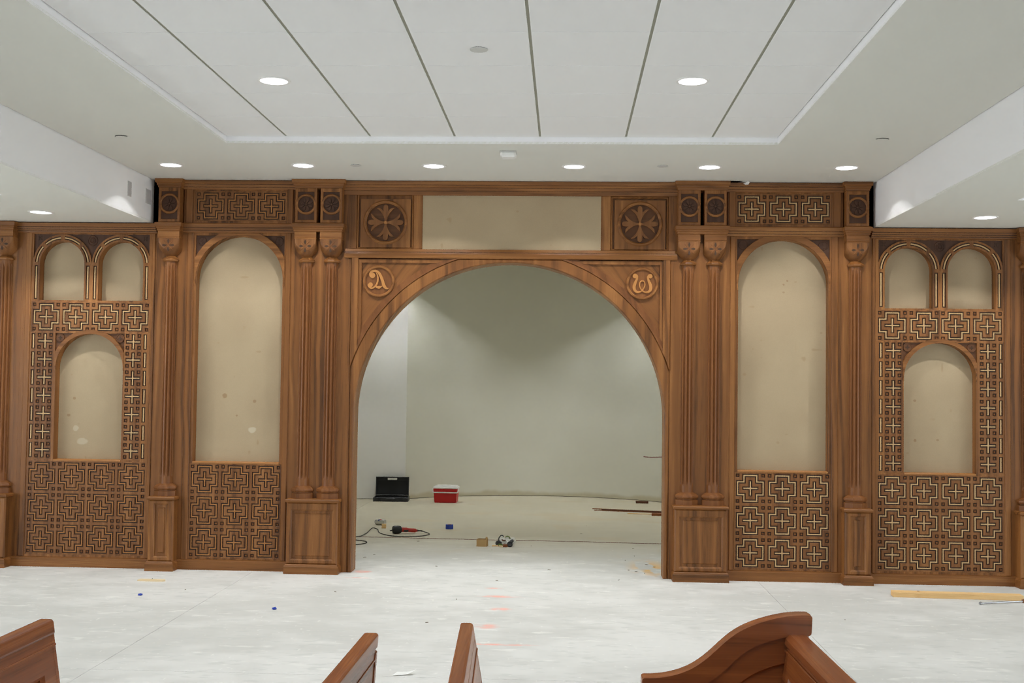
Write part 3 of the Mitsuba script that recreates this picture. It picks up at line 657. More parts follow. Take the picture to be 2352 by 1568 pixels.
def pier(cs, label, name, top=3.318, tall=True):
    """cs: the x of each column; the outer piers stop at the lower soffit."""
    b = thing(name, label, 'column')
    single = len(cs) == 1
    h = 0.108
    x0, x1 = min(cs) - h, max(cs) + h
    put(b, 'backboard', prism(rect(x0 - 0.03, 0, x1 + 0.03, 2.875 if tall else 2.86), -0.001, 0.06), 'oak_upright')
    put(b, 'plinth', loft_rect(x0, x1, -0.127, 0.06, [(0, 0.013), (0.062, 0.013), (0.068, 0.008), (0.074, 0.006), (0.080, 0.0)]), 'oak_level')
    # pedestal with a sunk panel
    pc = (x0 + x1) / 2; pw = 0.052 if single else (x1 - x0) / 2 - 0.048
    face = rect(x0, 0.078, x1, 0.596)
    ptop = 0.553 if single else 0.523
    hole_ = rect(pc - pw, 0.124, pc + pw, ptop)
    put(b, 'pedestal', cat(prism(face.difference(hole_), -0.118, -0.098, 0.013, 0.010), loft_rect(x0, x1, -0.098, 0.06, [(0.078, 0), (0.596, 0)])), 'oak_upright')
    ip = hole_.buffer(-0.024 if single else -0.020, join_style=2)
    put(b, 'pedestal_panel', prism(ip, -0.110 if single else -0.107, -0.097, 0.008, 0.005), 'oak_upright')
    put(b, 'ledge', loft_rect(x0, x1, -0.122, 0.06, [(0.592, 0.0), (0.597, 0.010), (0.612, 0.012), (0.620, 0.006), (0.622, 0.002)]), 'oak_level')
    for cx in cs:
        k = put(b, 'column_base', loft_ngon(cx, 0.0, [(0.622, 0.091), (0.664, 0.091), (0.668, 0.080), (0.674, 0.080), (0.677, 0.088), (0.684, 0.094), (0.694, 0.095), (0.704, 0.090), (0.710, 0.080), (0.713, 0.078), (0.716, 0.070), (0.726, 0.055)]), 'oak_mellow')
        put(b, 'shaft', shaft_mesh(cx), 'oak_mellow', smooth=35)
        put(b, 'necking', loft_ngon(cx, 0.0, [(2.618, 0.054), (2.622, 0.066), (2.632, 0.069), (2.640, 0.066), (2.646, 0.058), (2.656, 0.046), (2.668, 0.038)]), 'oak_level')
        k = put(b, 'capital', capital_mesh(cx), 'oak_carved', smooth=30)
        fz = 2.752; dk = []; lt = []
        for i in range(4):
            ang = math.pi / 2 * i
            dk.append(prism(leaf(cx, fz, ang, 0.012, 0.052, 0.0085), -0.0950, -0.090, 0.001))
            lt.append(prism(stroke([(cx + r * math.cos(ang + math.pi / 4), fz + r * math.sin(ang + math.pi / 4)) for r in (0.004, 0.024, 0.054)], [0.004, 0.007, 0.003]), -0.0955, -0.090, 0.001))
        put(k, 'carved_flower', cat(*dk), 'glaze_dark', kind='stuff'); put(k, 'carved_ray', cat(*lt), 'oak_mellow', kind='stuff')
        put(b, 'abacus', cat(loft_rect(cx - 0.0935, cx + 0.0935, -0.0935, 0.06, [(2.811, -0.004), (2.813, 0.001), (2.820, 0.001), (2.822, -0.003), (2.825, -0.001), (2.876, -0.001)])), 'oak_level')
    m = 0.106 if single else 0.102
    a0, a1 = min(cs) - 0.0935, max(cs) + 0.0935
    put(b, 'impost', loft_rect(a0, a1, -0.096, 0.06, [(2.874, 0.0), (2.878, 0.006), (2.892, 0.006), (2.896, 0.012), (2.908, 0.012), (2.912, 0.020), (2.942, 0.022), (2.948, 0.010), (2.950, 0.0)]), 'oak_level')
    if not tall: return
    for cx in cs:
        w = 0.0925
        plate = rect(cx - w, 2.949, cx + w, 3.246)
        sunk = rect(cx - 0.070, 2.976, cx + 0.070, 3.214).difference(disc(cx, 3.108, 0.088, 64))
        dish = disc(cx, 3.108, 0.068, 64)
        k = put(b, 'frieze_block', cat(prism(plate.difference(sunk).difference(dish), -0.092, -0.078, 0.004), loft_rect(cx - w, cx + w, -0.079, 0.06, [(2.949, 0), (3.246, 0)])), 'oak_upright')
        put_each(k, 'sunk_ground', sunk.buffer(0.002), 'oak_glazed', -0.0805, -0.078)
        put(k, 'rosette', cat(prism(dish.buffer(0.001), -0.0802, -0.078), petals(cx, 3.108, 0.060, 8, -0.0885, -0.078, math.pi / 8, 0.17), prism(disc(cx, 3.108, 0.010, 24), -0.091, -0.078, 0.003)), 'oak_glazed')
        put(k, 'ring', ring_solid(cx, 3.108, 0.068, 0.086, -0.095, -0.085, 0.004), 'oak_level')
    put(b, 'cornice', loft_rect(a0, a1, -0.092, 0.06, [(3.244, 0.0), (3.248, 0.004), (3.262, 0.006), (3.266, 0.012), (3.282, 0.014), (3.287, 0.024), (top, 0.026)]), 'oak_level')

arch_bay()
for s, side in ((-1, 'left'), (1, 'right')):
    double_bay(s, f'carved oak bay of twin arches above one arched niche, {side} end of screen')
    tall_bay(s, f'oak bay with one tall arched tan niche, {side} of the wide arch')
for s, side in ((-1, 'left'), (1, 'right')):
    pier([s * 1.5085 + 0.003, s * 1.7255 + 0.003], f'paired fluted oak columns on one square pedestal, {side} side of the wide arch', 'paired_column_pier')
for s, side in ((-1, 'left'), (1, 'right')):
    pier([s * 2.900], f'single tall fluted oak column between tall niche and twin arches, {side} of arch', 'column_pier')
for s, side in ((-1, 'left'), (1, 'right')):
    pier([s * 4.345 if s < 0 else 4.315], f'shorter fluted oak column under the low soffit at the {side} photo edge', 'column_pier', tall=False)

# ------------------------------------------------------------------ ceiling fittings
def downlight(x, y, z, label, group, power=None):
    power = LAMP_I if power is None else power
    k = thing('recessed_downlight', label, 'ceiling light', group)
    put(k, 'trim_ring', lathe([(0.081, 0.0), (0.0815, -0.004), (0.094, -0.005), (0.098, -0.001), (0.098, 0.0)], 48, (x, y, z)), 'white_plastic', smooth=30)
    put(k, 'reflector', trimesh.util.concatenate([wall_strip(np.array([(x + 0.081 * math.cos(t), y + 0.081 * math.sin(t)) for t in np.linspace(0, 2 * math.pi, 49)]), z - 0.004, z + 0.022)]), 'reflector')
    a = np.arange(40) * 2 * math.pi / 40
    v = np.vstack([np.stack([x + 0.08 * np.cos(a), y + 0.08 * np.sin(a), np.full(40, z - 0.0005)], 1), [[x, y, z - 0.0005]]])
    put(k, 'diffuser', trimesh.Trimesh(v, [[(i + 1) % 40, i, 40] for i in range(40)], process=False), 'white_plastic', emitter={'type': 'area', 'radiance': rgb((LAMP * LAMP_DISC).tolist())})
    scene[f'beam_{len(_used)}_{int(1000 + 100 * x)}'] = {'type': 'spot', 'to_world': T().look_at(origin=[x, y, z - 0.008], target=[x, y, 0], up=[0, 1, 0]), 'intensity': rgb((LAMP * power).tolist()), 'cutoff_angle': 58.0, 'beam_width': 36.0 if power > 3.5 else 43.0}
CUT = 0.082
G3 = 'added unseen downlights in the ceiling tiles over the pews'
G1, G2 = 'row of round downlights along the top of the oak screen', 'round downlights in the ceiling tiles'
ordn = ['first', 'second', 'third', 'fourth', 'fifth', 'sixth']
for i, x in enumerate((-2.675, -1.607, -0.565, 0.540, 1.597, 2.655)):
    downlight(x, -0.715, HC, f'{ordn[i]} from the left of six round downlights along the top of the screen', G1)
for x, w_ in ((-1.238, 'left'), (1.205, 'right')):
    downlight(x, -3.085, HT, f'lit round downlight in the white ceiling tiles, {w_} one of the pair', G2)
for x, w_ in ((-1.238, 'left'), (1.205, 'right')):
    for y, v_ in ((-5.52, 'nearer the screen'), (-7.96, 'farther from the screen')):  # extra lamps assumed out of view to brighten pews and front floor
        downlight(x, y, HT, f'added unseen downlight in the tiles above the pews, {w_} row, {v_}', G3)
downlight(-3.772, -0.612, HS, 'lit round downlight in the low soffit above the left twin arches', 'downlights in the low soffits')
downlight(3.740, -0.639, HS, 'lit round downlight in the low soffit above the right twin arches', 'downlights in the low soffits')
HA = 3.32
for x, y, w_ in ((-1.72, 5.52, 'far left'), (1.62, 5.62, 'far right'), (-1.5, 2.4, 'added near left'), (1.5, 2.4, 'added near right')):  # near pair is added to brighten the apse floor
    downlight(x, y, HA, f'lit round downlight in the apse ceiling, {w_} of four, hidden above the arch', 'downlights in the apse ceiling', APSE_FAR if y > 4 else APSE_NEAR)
def cover(x, y, z, r, label, h=0.006):
    k = thing('sprinkler_cover', label, 'sprinkler')
    put(k, 'plate', lathe([(r * 0.96, -h), (r, -h * 0.5), (r, -0.002)], 40, (x, y, z)), 'cover_grey', smooth=30)
    put(k, 'gap_collar', lathe([(r * 0.93, -0.003), (r * 0.93, 0.0)], 32, (x, y, z)), 'dark_slot')
cover(0.016, -3.719, HT, 0.048, 'grey round cover plate in the white tiles near the top of the photo')
cover(-1.183, -0.738, HC, 0.042, 'small grey round cover plate between two downlights, left of the wide arch')
cover(1.230, -0.754, HC, 0.042, 'small grey round cover plate between two downlights, right of the wide arch')
def slit(x, y, z, label):
    k = thing('sprinkler_ring', label, 'sprinkler')
    put(k, 'plate', lathe([(0.050, -0.0015), (0.052, -0.001), (0.052, 0.0)], 40, (x, y, z)), 'ceiling_paint')
    t = np.radians(np.linspace(-28, -152, 16))
    put(k, 'dark_gap', tube([(x + 0.049 * math.cos(a), y + 0.049 * math.sin(a), z - 0.003) for a in t], 0.003, 6), 'dark_slot')
slit(-2.655, -1.77, HC, 'flush round sprinkler showing a dark crescent, in the left margin of plaster ceiling')
slit(2.643, -1.75, HC, 'flush round sprinkler showing a dark crescent, in the right margin of plaster ceiling')
k = thing('smoke_detector', 'small white box shaped detector on the ceiling above the middle of the screen', 'detector')
put(k, 'body', move(bx(-0.058, -0.058, -0.045, 0.058, 0.058, 0, 0.014), (0.052, -1.27, HC)), 'white_plastic')
put(k, 'mount', move(bx(-0.063, -0.063, -0.008, 0.063, 0.063, 0, 0.003), (0.052, -1.27, HC)), 'cover_grey')
for (y0, y1, z0, z1, lb) in ((-0.595, -0.525, 3.095, 3.21, 'grey blank plate on the left soffit face, farther from the oak column'), (-0.195, -0.085, 3.10, 3.215, 'grey blank plate on the left soffit face, next to the oak column')):
    k = thing('wall_plate', lb, 'wall plate')
    put(k, 'plate', bx(-3.066, y0, z0, -3.060, y1, z1, 0.002), 'plate_grey')
    put(k, 'rim', bx(-3.066, y0 - .004, z0 - .004, -3.0645, y1 + .004, z1 + .004), 'cover_grey')

# ------------------------------------------------------------------ things on the floor of the apse
def T3(x, y, z=0, rz=0): return dict(t=(x, y, z), rz=rz)
k = thing('tool_case', 'open black plastic tool case standing by the apse wall', 'tool case')
at = dict(t=(-1.845, 5.79, 0.0), rz=0.06)
tray = cat(bx(-0.235, 0, 0, 0.235, 0.262, 0.012), bx(-0.235, 0, 0.0, 0.235, 0.014, 0.055, .005), bx(-0.235, 0.250, 0.0, 0.235, 0.262, 0.055, .005), bx(-0.235, 0, 0, -0.221, 0.262, 0.055, .005), bx(0.221, 0, 0, 0.235, 0.262, 0.055, .005))
put(k, 'base', move(tray, **at), 'case_black')
put(k, 'insert', move(cat(bx(-0.215, 0.02, 0.012, 0.215, 0.245, 0.035, 0.01), bx(-0.14, 0.06, 0.035, 0.10, 0.12, 0.046, 0.008)), **at), 'case_inner')
lidm = cat(bx(-0.225, 0.0, 0.0, 0.225, 0.012, 0.255, .004), bx(-0.225, -0.05, 0.241, 0.225, 0.012, 0.255, .005), bx(-0.225, -0.05, 0, -0.212, 0.012, 0.255, .005), bx(0.212, -0.05, 0, 0.225, 0.012, 0.255, .005), bx(-0.225, -0.05, 0, 0.225, 0.012, 0.014, .005))
lidm = move(lidm, (0, 0.268, 0.056), rx=-0.10)
put(k, 'lid', move(lidm, **at), 'case_black')
put(k, 'lid_lining', move(move(bx(-0.205, -0.012, 0.02, 0.205, -0.004, 0.20, .002), (0, 0.268, 0.056), rx=-0.10), **at), 'case_inner')
put(k, 'label_plate', move(move(bx(-0.065, -0.056, 0.212, 0.065, -0.050, 0.24, .002), (0, 0.268, 0.056), rx=-0.10), **at), 'sticker_white')
put(k, 'handle', move(cat(bx(-0.06, -0.028, 0.03, 0.06, -0.016, 0.045, .004), bx(-0.06, -0.028, 0.03, -0.048, 0.004, 0.045, .003), bx(0.048, -0.028, 0.03, 0.06, 0.004, 0.045, .003)), **at), 'case_black')
for sx in (-0.15, 0.15): put(k, 'latch', move(bx(sx - 0.02, -0.012, 0.015, sx + 0.02, 0.002, 0.055, .004), **at), 'case_inner')

k = thing('picnic_cooler', 'small red picnic cooler with white lid and swing handle on the apse floor', 'cooler')
at = dict(t=(-1.098, 5.86, 0.0), rz=-0.05)
body = loft_rect(-0.145, 0.145, -0.10, 0.10, [(0.0, -0.012), (0.008, -0.004), (0.19, 0.010)])
V = np.array(body.vertices); body = trimesh.convex.convex_hull(np.vstack([[-0.140, -0.092, 0], [0.140, -0.092, 0], [-0.140, 0.092, 0], [0.140, 0.092, 0], [-0.146, -0.098, 0.012], [0.146, -0.098, 0.012], [-0.146, 0.098, 0.012], [0.146, 0.098, 0.012], [-0.160, -0.108, 0.188], [0.160, -0.108, 0.188], [-0.160, 0.108, 0.188], [0.160, 0.108, 0.188]]))
put(k, 'body', move(body, **at), 'cooler_red')
put(k, 'lid', move(cat(bx(-0.166, -0.114, 0.188, 0.166, 0.114, 0.208, 0.006), loft_rect(-0.150, 0.150, -0.098, 0.098, [(0.208, 0.004), (0.222, -0.004), (0.226, -0.016)])), **at), 'cooler_white')
put(k, 'lid_panel', move(bx(-0.08, -0.07, 0.2255, 0.08, 0.07, 0.230, .002), **at), 'cooler_white')
hz = 0.135
hp = [(-0.168, -0.02, 0.196), (-0.172, -0.09, 0.155), (-0.165, -0.128, 0.139), (0.165, -0.128, 0.139), (0.172, -0.09, 0.155), (0.168, -0.02, 0.196)]
put(k, 'handle', move(cat(*[trimesh.creation.cylinder(0.008, segment=(np.array(a), np.array(c)), sections=10) for a, c in zip(hp[:-1], hp[1:])]), **at), 'cooler_white')
for sx in (-1, 1): put(k, 'hinge_pin', move(trimesh.creation.cylinder(0.014, segment=(np.array([sx * 0.158, -0.02, 0.196]), np.array([sx * 0.176, -0.02, 0.196])), sections=14), **at), 'cooler_white')

k = thing('soda_can', 'dented silver soda can lying on its side on the apse floor', 'can')
at = dict(t=(-1.575, 3.25, 0.033), rz=-0.35)
prof = [(0.024, -0.061), (0.026, -0.058), (0.033, -0.048), (0.033, 0.045), (0.027, 0.057), (0.0265, 0.061)]
can = lathe(prof, 40)
can.vertices[:, 1] *= 1.0
put(k, 'body', move(move(can, ry=math.pi / 2), **at), 'can_silver', smooth=30)
put(k, 'lid', move(move(lathe([(0.0245, 0.0585), (0.0245, 0.0615), (0.0265, 0.0615), (0.0265, 0.0622), (0.024, 0.0622), (0.0235, 0.0595)], 32), ry=math.pi / 2), **at), 'can_end')
def can_patch(a0, a1, x0, x1, r=0.0334):
    a = np.linspace(a0, a1, 10)
    loops = np.vstack([np.stack([np.full(10, x0), -r * np.cos(a), r * np.sin(a)], 1), np.stack([np.full(10, x1), -r * np.cos(a), r * np.sin(a)], 1)])
    return trimesh.Trimesh(loops, [[i, i + 1, i + 11] for i in range(9)] + [[i, i + 11, i + 10] for i in range(9)], process=False)
put(k, 'blue_mark', move(can_patch(0.5, 1.25, -0.012, 0.004), **at), 'mark_blue')
put(k, 'red_mark', move(can_patch(0.85, 1.35, 0.006, 0.026), **at), 'mark_red')
k = thing('wood_block', 'small tan wooden block in front of the soda can', 'wood block')
put(k, 'body', move(bx(-0.024, -0.018, 0, 0.024, 0.018, 0.045, .002), (-1.49, 2.98, 0), rz=0.1), 'pine')

# grinder with its flex
k = thing('power_grinder', 'black and red corded grinder lying on the apse floor', 'power tool')
at = dict(t=(-1.285, 2.53, 0.0), rz=0.24)
head = lathe([(0.020, -0.045), (0.036, -0.040), (0.042, -0.02), (0.043, 0.02), (0.036, 0.045), (0.026, 0.055)], 28)
put(k, 'head', move(move(head, (0.0, 0, 0.043), ry=math.pi / 2), **at), 'tool_black', smooth=35)
put(k, 'spindle', move(trimesh.creation.cylinder(0.006, segment=([-0.045, 0, 0.036], [-0.068, 0, 0.034]), sections=10), **at), 'tool_black')
put(k, 'front_grip', move(trimesh.creation.cylinder(0.024, segment=([0.048, 0, 0.042], [0.115, 0, 0.040]), sections=20), **at), 'tool_red')
put(k, 'handle', move(cat(trimesh.creation.cylinder(0.021, segment=([0.10, 0, 0.040], [0.205, 0, 0.032]), sections=20), trimesh.creation.cylinder(0.013, segment=([0.205, 0, 0.032], [0.222, 0, 0.030]), sections=16)), **at), 'tool_red')
put(k, 'switch', move(bx(0.075, -0.026, 0.022, 0.125, -0.010, 0.042, .004), **at), 'tool_black')
put(k, 'cable_boot', move(trimesh.creation.cone(0.011, 0.07), (0, 0, 0)).apply_transform(trimesh.transformations.rotation_matrix(math.pi / 2, [0, 1, 0])).apply_translation([0.22, 0, 0.03]).apply_transform(trimesh.transformations.compose_matrix(angles=(0, 0, 0.24), translate=(-1.285, 2.53, 0))), 'tool_black')
put(k, 'cable', tube(spline([(-1.064, 2.585, 0.03), (-1.00, 2.60, 0.018), (-0.945, 2.56, 0.008), (-0.935, 2.46, 0.006), (-0.99, 2.36, 0.005), (-1.12, 2.30, 0.005), (-1.28, 2.31, 0.005), (-1.40, 2.42, 0.005), (-1.50, 2.66, 0.005), (-1.565, 2.90, 0.005), (-1.60, 2.95, 0.005), (-1.612, 2.86, 0.005), (-1.60, 2.55, 0.005), (-1.60, 2.30, 0.0115), (-1.63, 2.17, 0.0115), (-1.75, 2.20, 0.005), (-1.95, 2.30, 0.005), (-2.15, 2.36, 0.005)], 160), 0.0042, 8), 'cord_black', smooth=40)
k = thing('extension_cord', 'black cord looped on the floor behind the left jamb of the arch', 'cord')
put(k, 'cable', tube(spline([(-2.2, 2.00, 0.005), (-1.95, 2.02, 0.005), (-1.70, 1.98, 0.005), (-1.55, 1.92, 0.005), (-1.475, 1.80, 0.005), (-1.52, 1.66, 0.005), (-1.66, 1.58, 0.005), (-1.9, 1.56, 0.005), (-2.2, 1.60, 0.005)], 100), 0.0042, 8), 'cord_black', smooth=40)
put(k, 'loop', tube(spline([(-2.2, 2.22, 0.013), (-1.95, 2.22, 0.013), (-1.76, 2.12, 0.013), (-1.64, 2.02, 0.013), (-1.74, 1.99, 0.0135), (-1.95, 2.08, 0.013), (-2.2, 2.10, 0.013)], 80), 0.0042, 8), 'cord_black', smooth=40)
k = thing('chalk_string', 'thin reddish brown string stretched across the floor of the arch', 'string')
pts = [(x, 2.215 - 0.026 * (x + 1.66) + 0.012 * math.sin(3.1 * x) + 0.006 * math.sin(9 * x), 0.003) for x in np.linspace(-1.72, 1.9, 60)]
put(k, 'line', tube(pts, 0.0022, 6), 'cord_brown', smooth=40)
k = thing('masking_tape', 'roll of blue masking tape standing flat on the apse floor', 'tape')
put(k, 'roll', lathe([(0.026, 0), (0.041, 0), (0.042, 0.003), (0.042, 0.045), (0.041, 0.048), (0.026, 0.048), (0.026, 0)], 40, (-0.768, 3.02, 0)), 'tape_blue', smooth=30)
put(k, 'core', lathe([(0.023, 0), (0.026, 0), (0.026, 0.0485), (0.023, 0.0485), (0.023, 0)], 40, (-0.768, 3.02, 0)), 'tape_core', smooth=30)

k = thing('cardboard_box', 'small open tan cardboard box on the floor under the arch', 'box')
at = dict(t=(-0.312, 1.73, 0.0), rz=-0.14)
W_, D_, H_ = 0.050, 0.040, 0.070
put(k, 'walls', move(cat(bx(-W_, -D_, 0, W_, -D_ + .002, H_), bx(-W_, D_ - .002, 0, W_, D_, H_), bx(-W_, -D_, 0, -W_ + .002, D_, H_), bx(W_ - .002, -D_, 0, W_, D_, H_)), **at), 'cardboard')
put(k, 'bottom', move(bx(-W_ + .002, -D_ + .002, 0.001, W_ - .002, D_ - .002, 0.003), **at), 'cardboard_inner')
put(k, 'flap', move(move(bx(0, -D_, 0, 0.002, D_, 0.022), (W_ - .002, 0, H_), ry=-0.5), **at), 'cardboard')

k = thing('scrap_heap', 'little heap of crumpled plastic, dark caps and wood scraps beside the cardboard box', 'debris')
def crumple(cx, cy, cz, r, seed, sq=(1, 1, 0.8)):
    m = trimesh.creation.icosphere(subdivisions=3, radius=r); v = np.array(m.vertices)
    d = meshkit.fbm(v / r * 1.7 + seed * 3.1, 3, seed) - 0.5
    ridge = np.abs(meshkit.noise(v / r * 3.0 + seed, seed) - 0.5)
    v = v * (1 + 0.9 * d[:, None] - 0.5 * ridge[:, None]) * np.array(sq)
    v[:, 2] = np.maximum(v[:, 2] - v[:, 2].min() * 0 + cz, 0.001)
    m.vertices = v + [cx, cy, 0]; return m
put(k, 'plastic_wrap', crumple(-0.105, 1.80, 0.030, 0.050, 3, (1.1, 0.8, 0.9)), 'scrap_clear')
put(k, 'plastic_wrap', crumple(-0.045, 1.78, 0.028, 0.045, 5, (1.0, 0.8, 0.9)), 'scrap_clear')
put(k, 'plastic_wrap', crumple(-0.125, 1.83, 0.055, 0.034, 8, (0.9, 0.7, 1.0)), 'scrap_clear')
put(k, 'plastic_wrap', crumple(-0.060, 1.83, 0.062, 0.030, 11, (1.1, 0.7, 0.9)), 'scrap_clear')
put(k, 'plastic_wrap', crumple(-0.010, 1.80, 0.050, 0.030, 13, (0.8, 0.7, 1.2)), 'scrap_clear')
put(k, 'dark_cap', move(lathe([(0.026, 0), (0.029, 0.004), (0.028, 0.018), (0.020, 0.022), (0.018, 0.014)], 20), (-0.040, 1.715, 0.020), rx=0.9, ry=0.3), 'scrap_dark', smooth=30)
put(k, 'dark_cap', move(lathe([(0.018, 0), (0.021, 0.004), (0.020, 0.014), (0.013, 0.017)], 20), (-0.018, 1.745, 0.046), rx=0.5, ry=-0.4), 'scrap_dark', smooth=30)
put(k, 'dark_band', tube(spline([(-0.150, 1.80, 0.045), (-0.142, 1.80, 0.088), (-0.122, 1.80, 0.100), (-0.106, 1.80, 0.086)], 16), 0.005, 8), 'scrap_dark', smooth=40)
put(k, 'dark_band', tube(spline([(-0.085, 1.81, 0.080), (-0.066, 1.80, 0.092), (-0.048, 1.80, 0.084), (-0.042, 1.80, 0.066)], 16), 0.005, 8), 'scrap_green', smooth=40)
put(k, 'dark_band', tube(spline([(-0.120, 1.765, 0.062), (-0.100, 1.755, 0.055), (-0.082, 1.755, 0.060)], 12), 0.006, 8), 'offcut_dark', smooth=40)
put(k, 'green_scrap', crumple(-0.135, 1.74, 0.014, 0.020, 6, (1.2, 0.8, 0.7)), 'scrap_green')
put(k, 'dark_scrap', crumple(-0.152, 1.765, 0.026, 0.026, 9, (1.1, 0.7, 1.1)), 'scrap_dark')
put(k, 'wood_scrap', move(bx(-0.030, -0.008, 0, 0.030, 0.008, 0.012, .001), (-0.185, 1.73, 0.0), rz=0.15), 'pine')
put(k, 'wood_scrap', move(bx(-0.022, -0.010, 0, 0.022, 0.010, 0.016, .001), (-0.125, 1.68, 0.0), rz=-0.1), 'pine_pale')
put(k, 'wood_scrap', move(bx(-0.022, -0.014, 0, 0.022, 0.014, 0.026, .001), (-0.083, 1.695, 0.0), rz=0.3), 'offcut_brown')

# offcuts at the right of the apse
def stick(p, q, w, h, mat, label, grp=None, name='wood_strip', z=0.0):
    k = thing(name, label, 'wood strip', grp)
    p, q = np.array(p, float), np.array(q, float); L = np.linalg.norm(q - p); a = math.atan2(*(q - p)[::-1])
    put(k, 'body', move(bx(-L / 2, -w / 2, 0, L / 2, w / 2, h, 0.0015), (*((p + q) / 2), z), rz=a), mat)
stick((0.86, 5.30), (2.1, 5.02), 0.012, 0.012, 'offcut_brown', 'long thin dark strip of wood, farthest of the bundle on the apse floor')
stick((0.98, 5.16), (2.15, 4.92), 0.030, 0.020, 'offcut_dark', 'thick dark brown strip of wood lying across the bundle on the apse floor')
stick((0.88, 5.14), (1.6, 5.0), 0.010, 0.008, 'offcut_brown', 'short thin strip of wood at the left end of the bundle')
stick((1.29, 4.83), (2.05, 4.74), 0.018, 0.010, 'pine', 'pale thin strip of wood in front of the dark bundle')
stick((1.58, 4.70), (2.1, 4.68), 0.075, 0.030, 'offcut_brown', 'wide brown offcut nearest the arch at the right of the bundle', name='wood_offcut')
stick((1.475, 6.175), (1.645, 6.165), 0.05, 0.028, 'offcut_dark', 'short dark brown offcut lying alone by the curved wall', name='wood_offcut')
k = thing('conduit_stub', 'thin brown rod sticking out horizontally behind the right jamb', 'rod')
put(k, 'rod', tube(spline([(1.212, 0.85, 0.962), (1.27, 0.84, 0.958), (1.36, 0.82, 0.962), (1.50, 0.78, 0.966), (1.66, 0.70, 0.962)], 24), 0.0042, 8), 'cord_brown', smooth=40)
put(k, 'support', bx(1.655, 0.215, 0.952, 1.675, 0.72, 0.972), 'offcut_dark')

# ------------------------------------------------------------------ things on the floor of the hall
k = thing('wood_shim', 'pale flat piece of wood on the floor before the left single column', 'wood strip')
put(k, 'body', move(trimesh.convex.convex_hull(np.array([(-0.105, -0.022, z) for z in (0, 0.012)] + [(0.095, -0.024, z) for z in (0, 0.012)] + [(0.112, 0.0, z) for z in (0, 0.012)] + [(0.100, 0.024, z) for z in (0, 0.012)] + [(-0.095, 0.024, z) for z in (0, 0.012)])), (-2.792, -0.60, 0)), 'pine_pale')
put(k, 'nail', move(trimesh.creation.cylinder(0.003, 0.006, sections=8), (-2.79, -0.585, 0.014)), 'scrap_dark')
for (x, y, lb) in ((-2.652, -1.215, 'tiny blue scrap of tape on the floor below the left tall niche'), (-1.54, -1.621, 'tiny blue scrap of tape on the floor in front of the left paired columns')):
    k = thing('tape_scrap', lb, 'tape')
    put(k, 'body', crumple(x, y, 0.007, 0.017, int(abs(x) * 10), (1.0, 0.9, 0.55)), 'tape_blue')
k = thing('lumber_plank', 'yellow pine two by four lying on the floor before the right twin arches', 'lumber')
p, q = np.array([3.045, -0.595]), np.array([4.015, -0.645]); L = np.linalg.norm(q - p); a = math.atan2(*(q - p)[::-1])
put(k, 'body', move(bx(-L / 2, -0.047, 0, L / 2, 0.047, 0.040, 0.003), (*((p + q) / 2 + [0, 0.02]), 0), rz=a), 'pine')
put(k, 'knot', move(trimesh.creation.cylinder(0.010, 0.0012, sections=14), (3.25, -0.56, 0.0402)), 'offcut_brown')
k = thing('steel_rod', 'long thin steel bolt lying by the end of the two by four', 'bolt')
put(k, 'shank', trimesh.creation.cylinder(0.006, segment=([3.61, -0.862, 0.010], [3.985, -0.742, 0.012]), sections=12), 'steel')
put(k, 'nut', trimesh.creation.cylinder(0.011, segment=([3.614, -0.861, 0.011], [3.628, -0.8565, 0.011]), sections=6), 'steel')
put(k, 'head', trimesh.creation.cylinder(0.014, segment=([3.976, -0.746, 0.014], [3.988, -0.741, 0.014]), sections=6), 'offcut_brown')
k = thing('paper_scrap', 'curled white paper scrap on the floor between the middle two pews', 'paper')
u, v = np.meshgrid(np.linspace(-1, 1, 9), np.linspace(-1, 1, 5))
zz = 0.004 + 0.016 * np.clip(u, 0, 1) ** 2 + 0.004 * (v + 1)
vv = np.stack([-0.375 + 0.055 * u.ravel() + 0.01 * v.ravel(), -3.335 + 0.022 * v.ravel() + 0.012 * u.ravel(), zz.ravel()], 1)
ff = [[i * 9 + j, i * 9 + j + 1, i * 9 + j + 10] for i in range(4) for j in range(8)] + [[i * 9 + j, i * 9 + j + 10, i * 9 + j + 9] for i in range(4) for j in range(8)]
put(k, 'sheet', trimesh.Trimesh(vv, ff, process=False), 'paper_white')
# crumbs and splinters, strewn: nobody could count them
fl_pts = [(1.06, 0.98), (1.16, 1.25), (1.24, 0.75), (1.30, 0.62), (1.06, 0.42), (1.12, 0.34), (1.19, 0.26), (0.37, 0.35), (0.17, 1.80), (1.18, 1.75), (-0.20, 1.48), (-0.98, 1.98), (-1.27, 1.02), (-1.33, 0.85), (-0.62, 0.42), (-0.05, -0.25), (-1.25, -0.9), (0.75, 3.5), (0.68, 2.8), (-0.30, -1.1), (2.45, -1.55), (-0.42, -1.95), (0.95, -0.1), (-2.4, -0.95)]
ms = []
for i, (x, y) in enumerate(fl_pts):
    L = 0.012 + 0.02 * RNG.random()
    ms.append(move(bx(-L / 2, -0.003, 0, L / 2, 0.003, 0.003), (x, y, 0), rz=float(RNG.random() * 3)))
k = put(None, 'wood_splinters', cat(*ms), 'fleck_dark'); tag(k, 'small dark splinters and crumbs strewn over the concrete floor', 'debris', None, 'stuff')

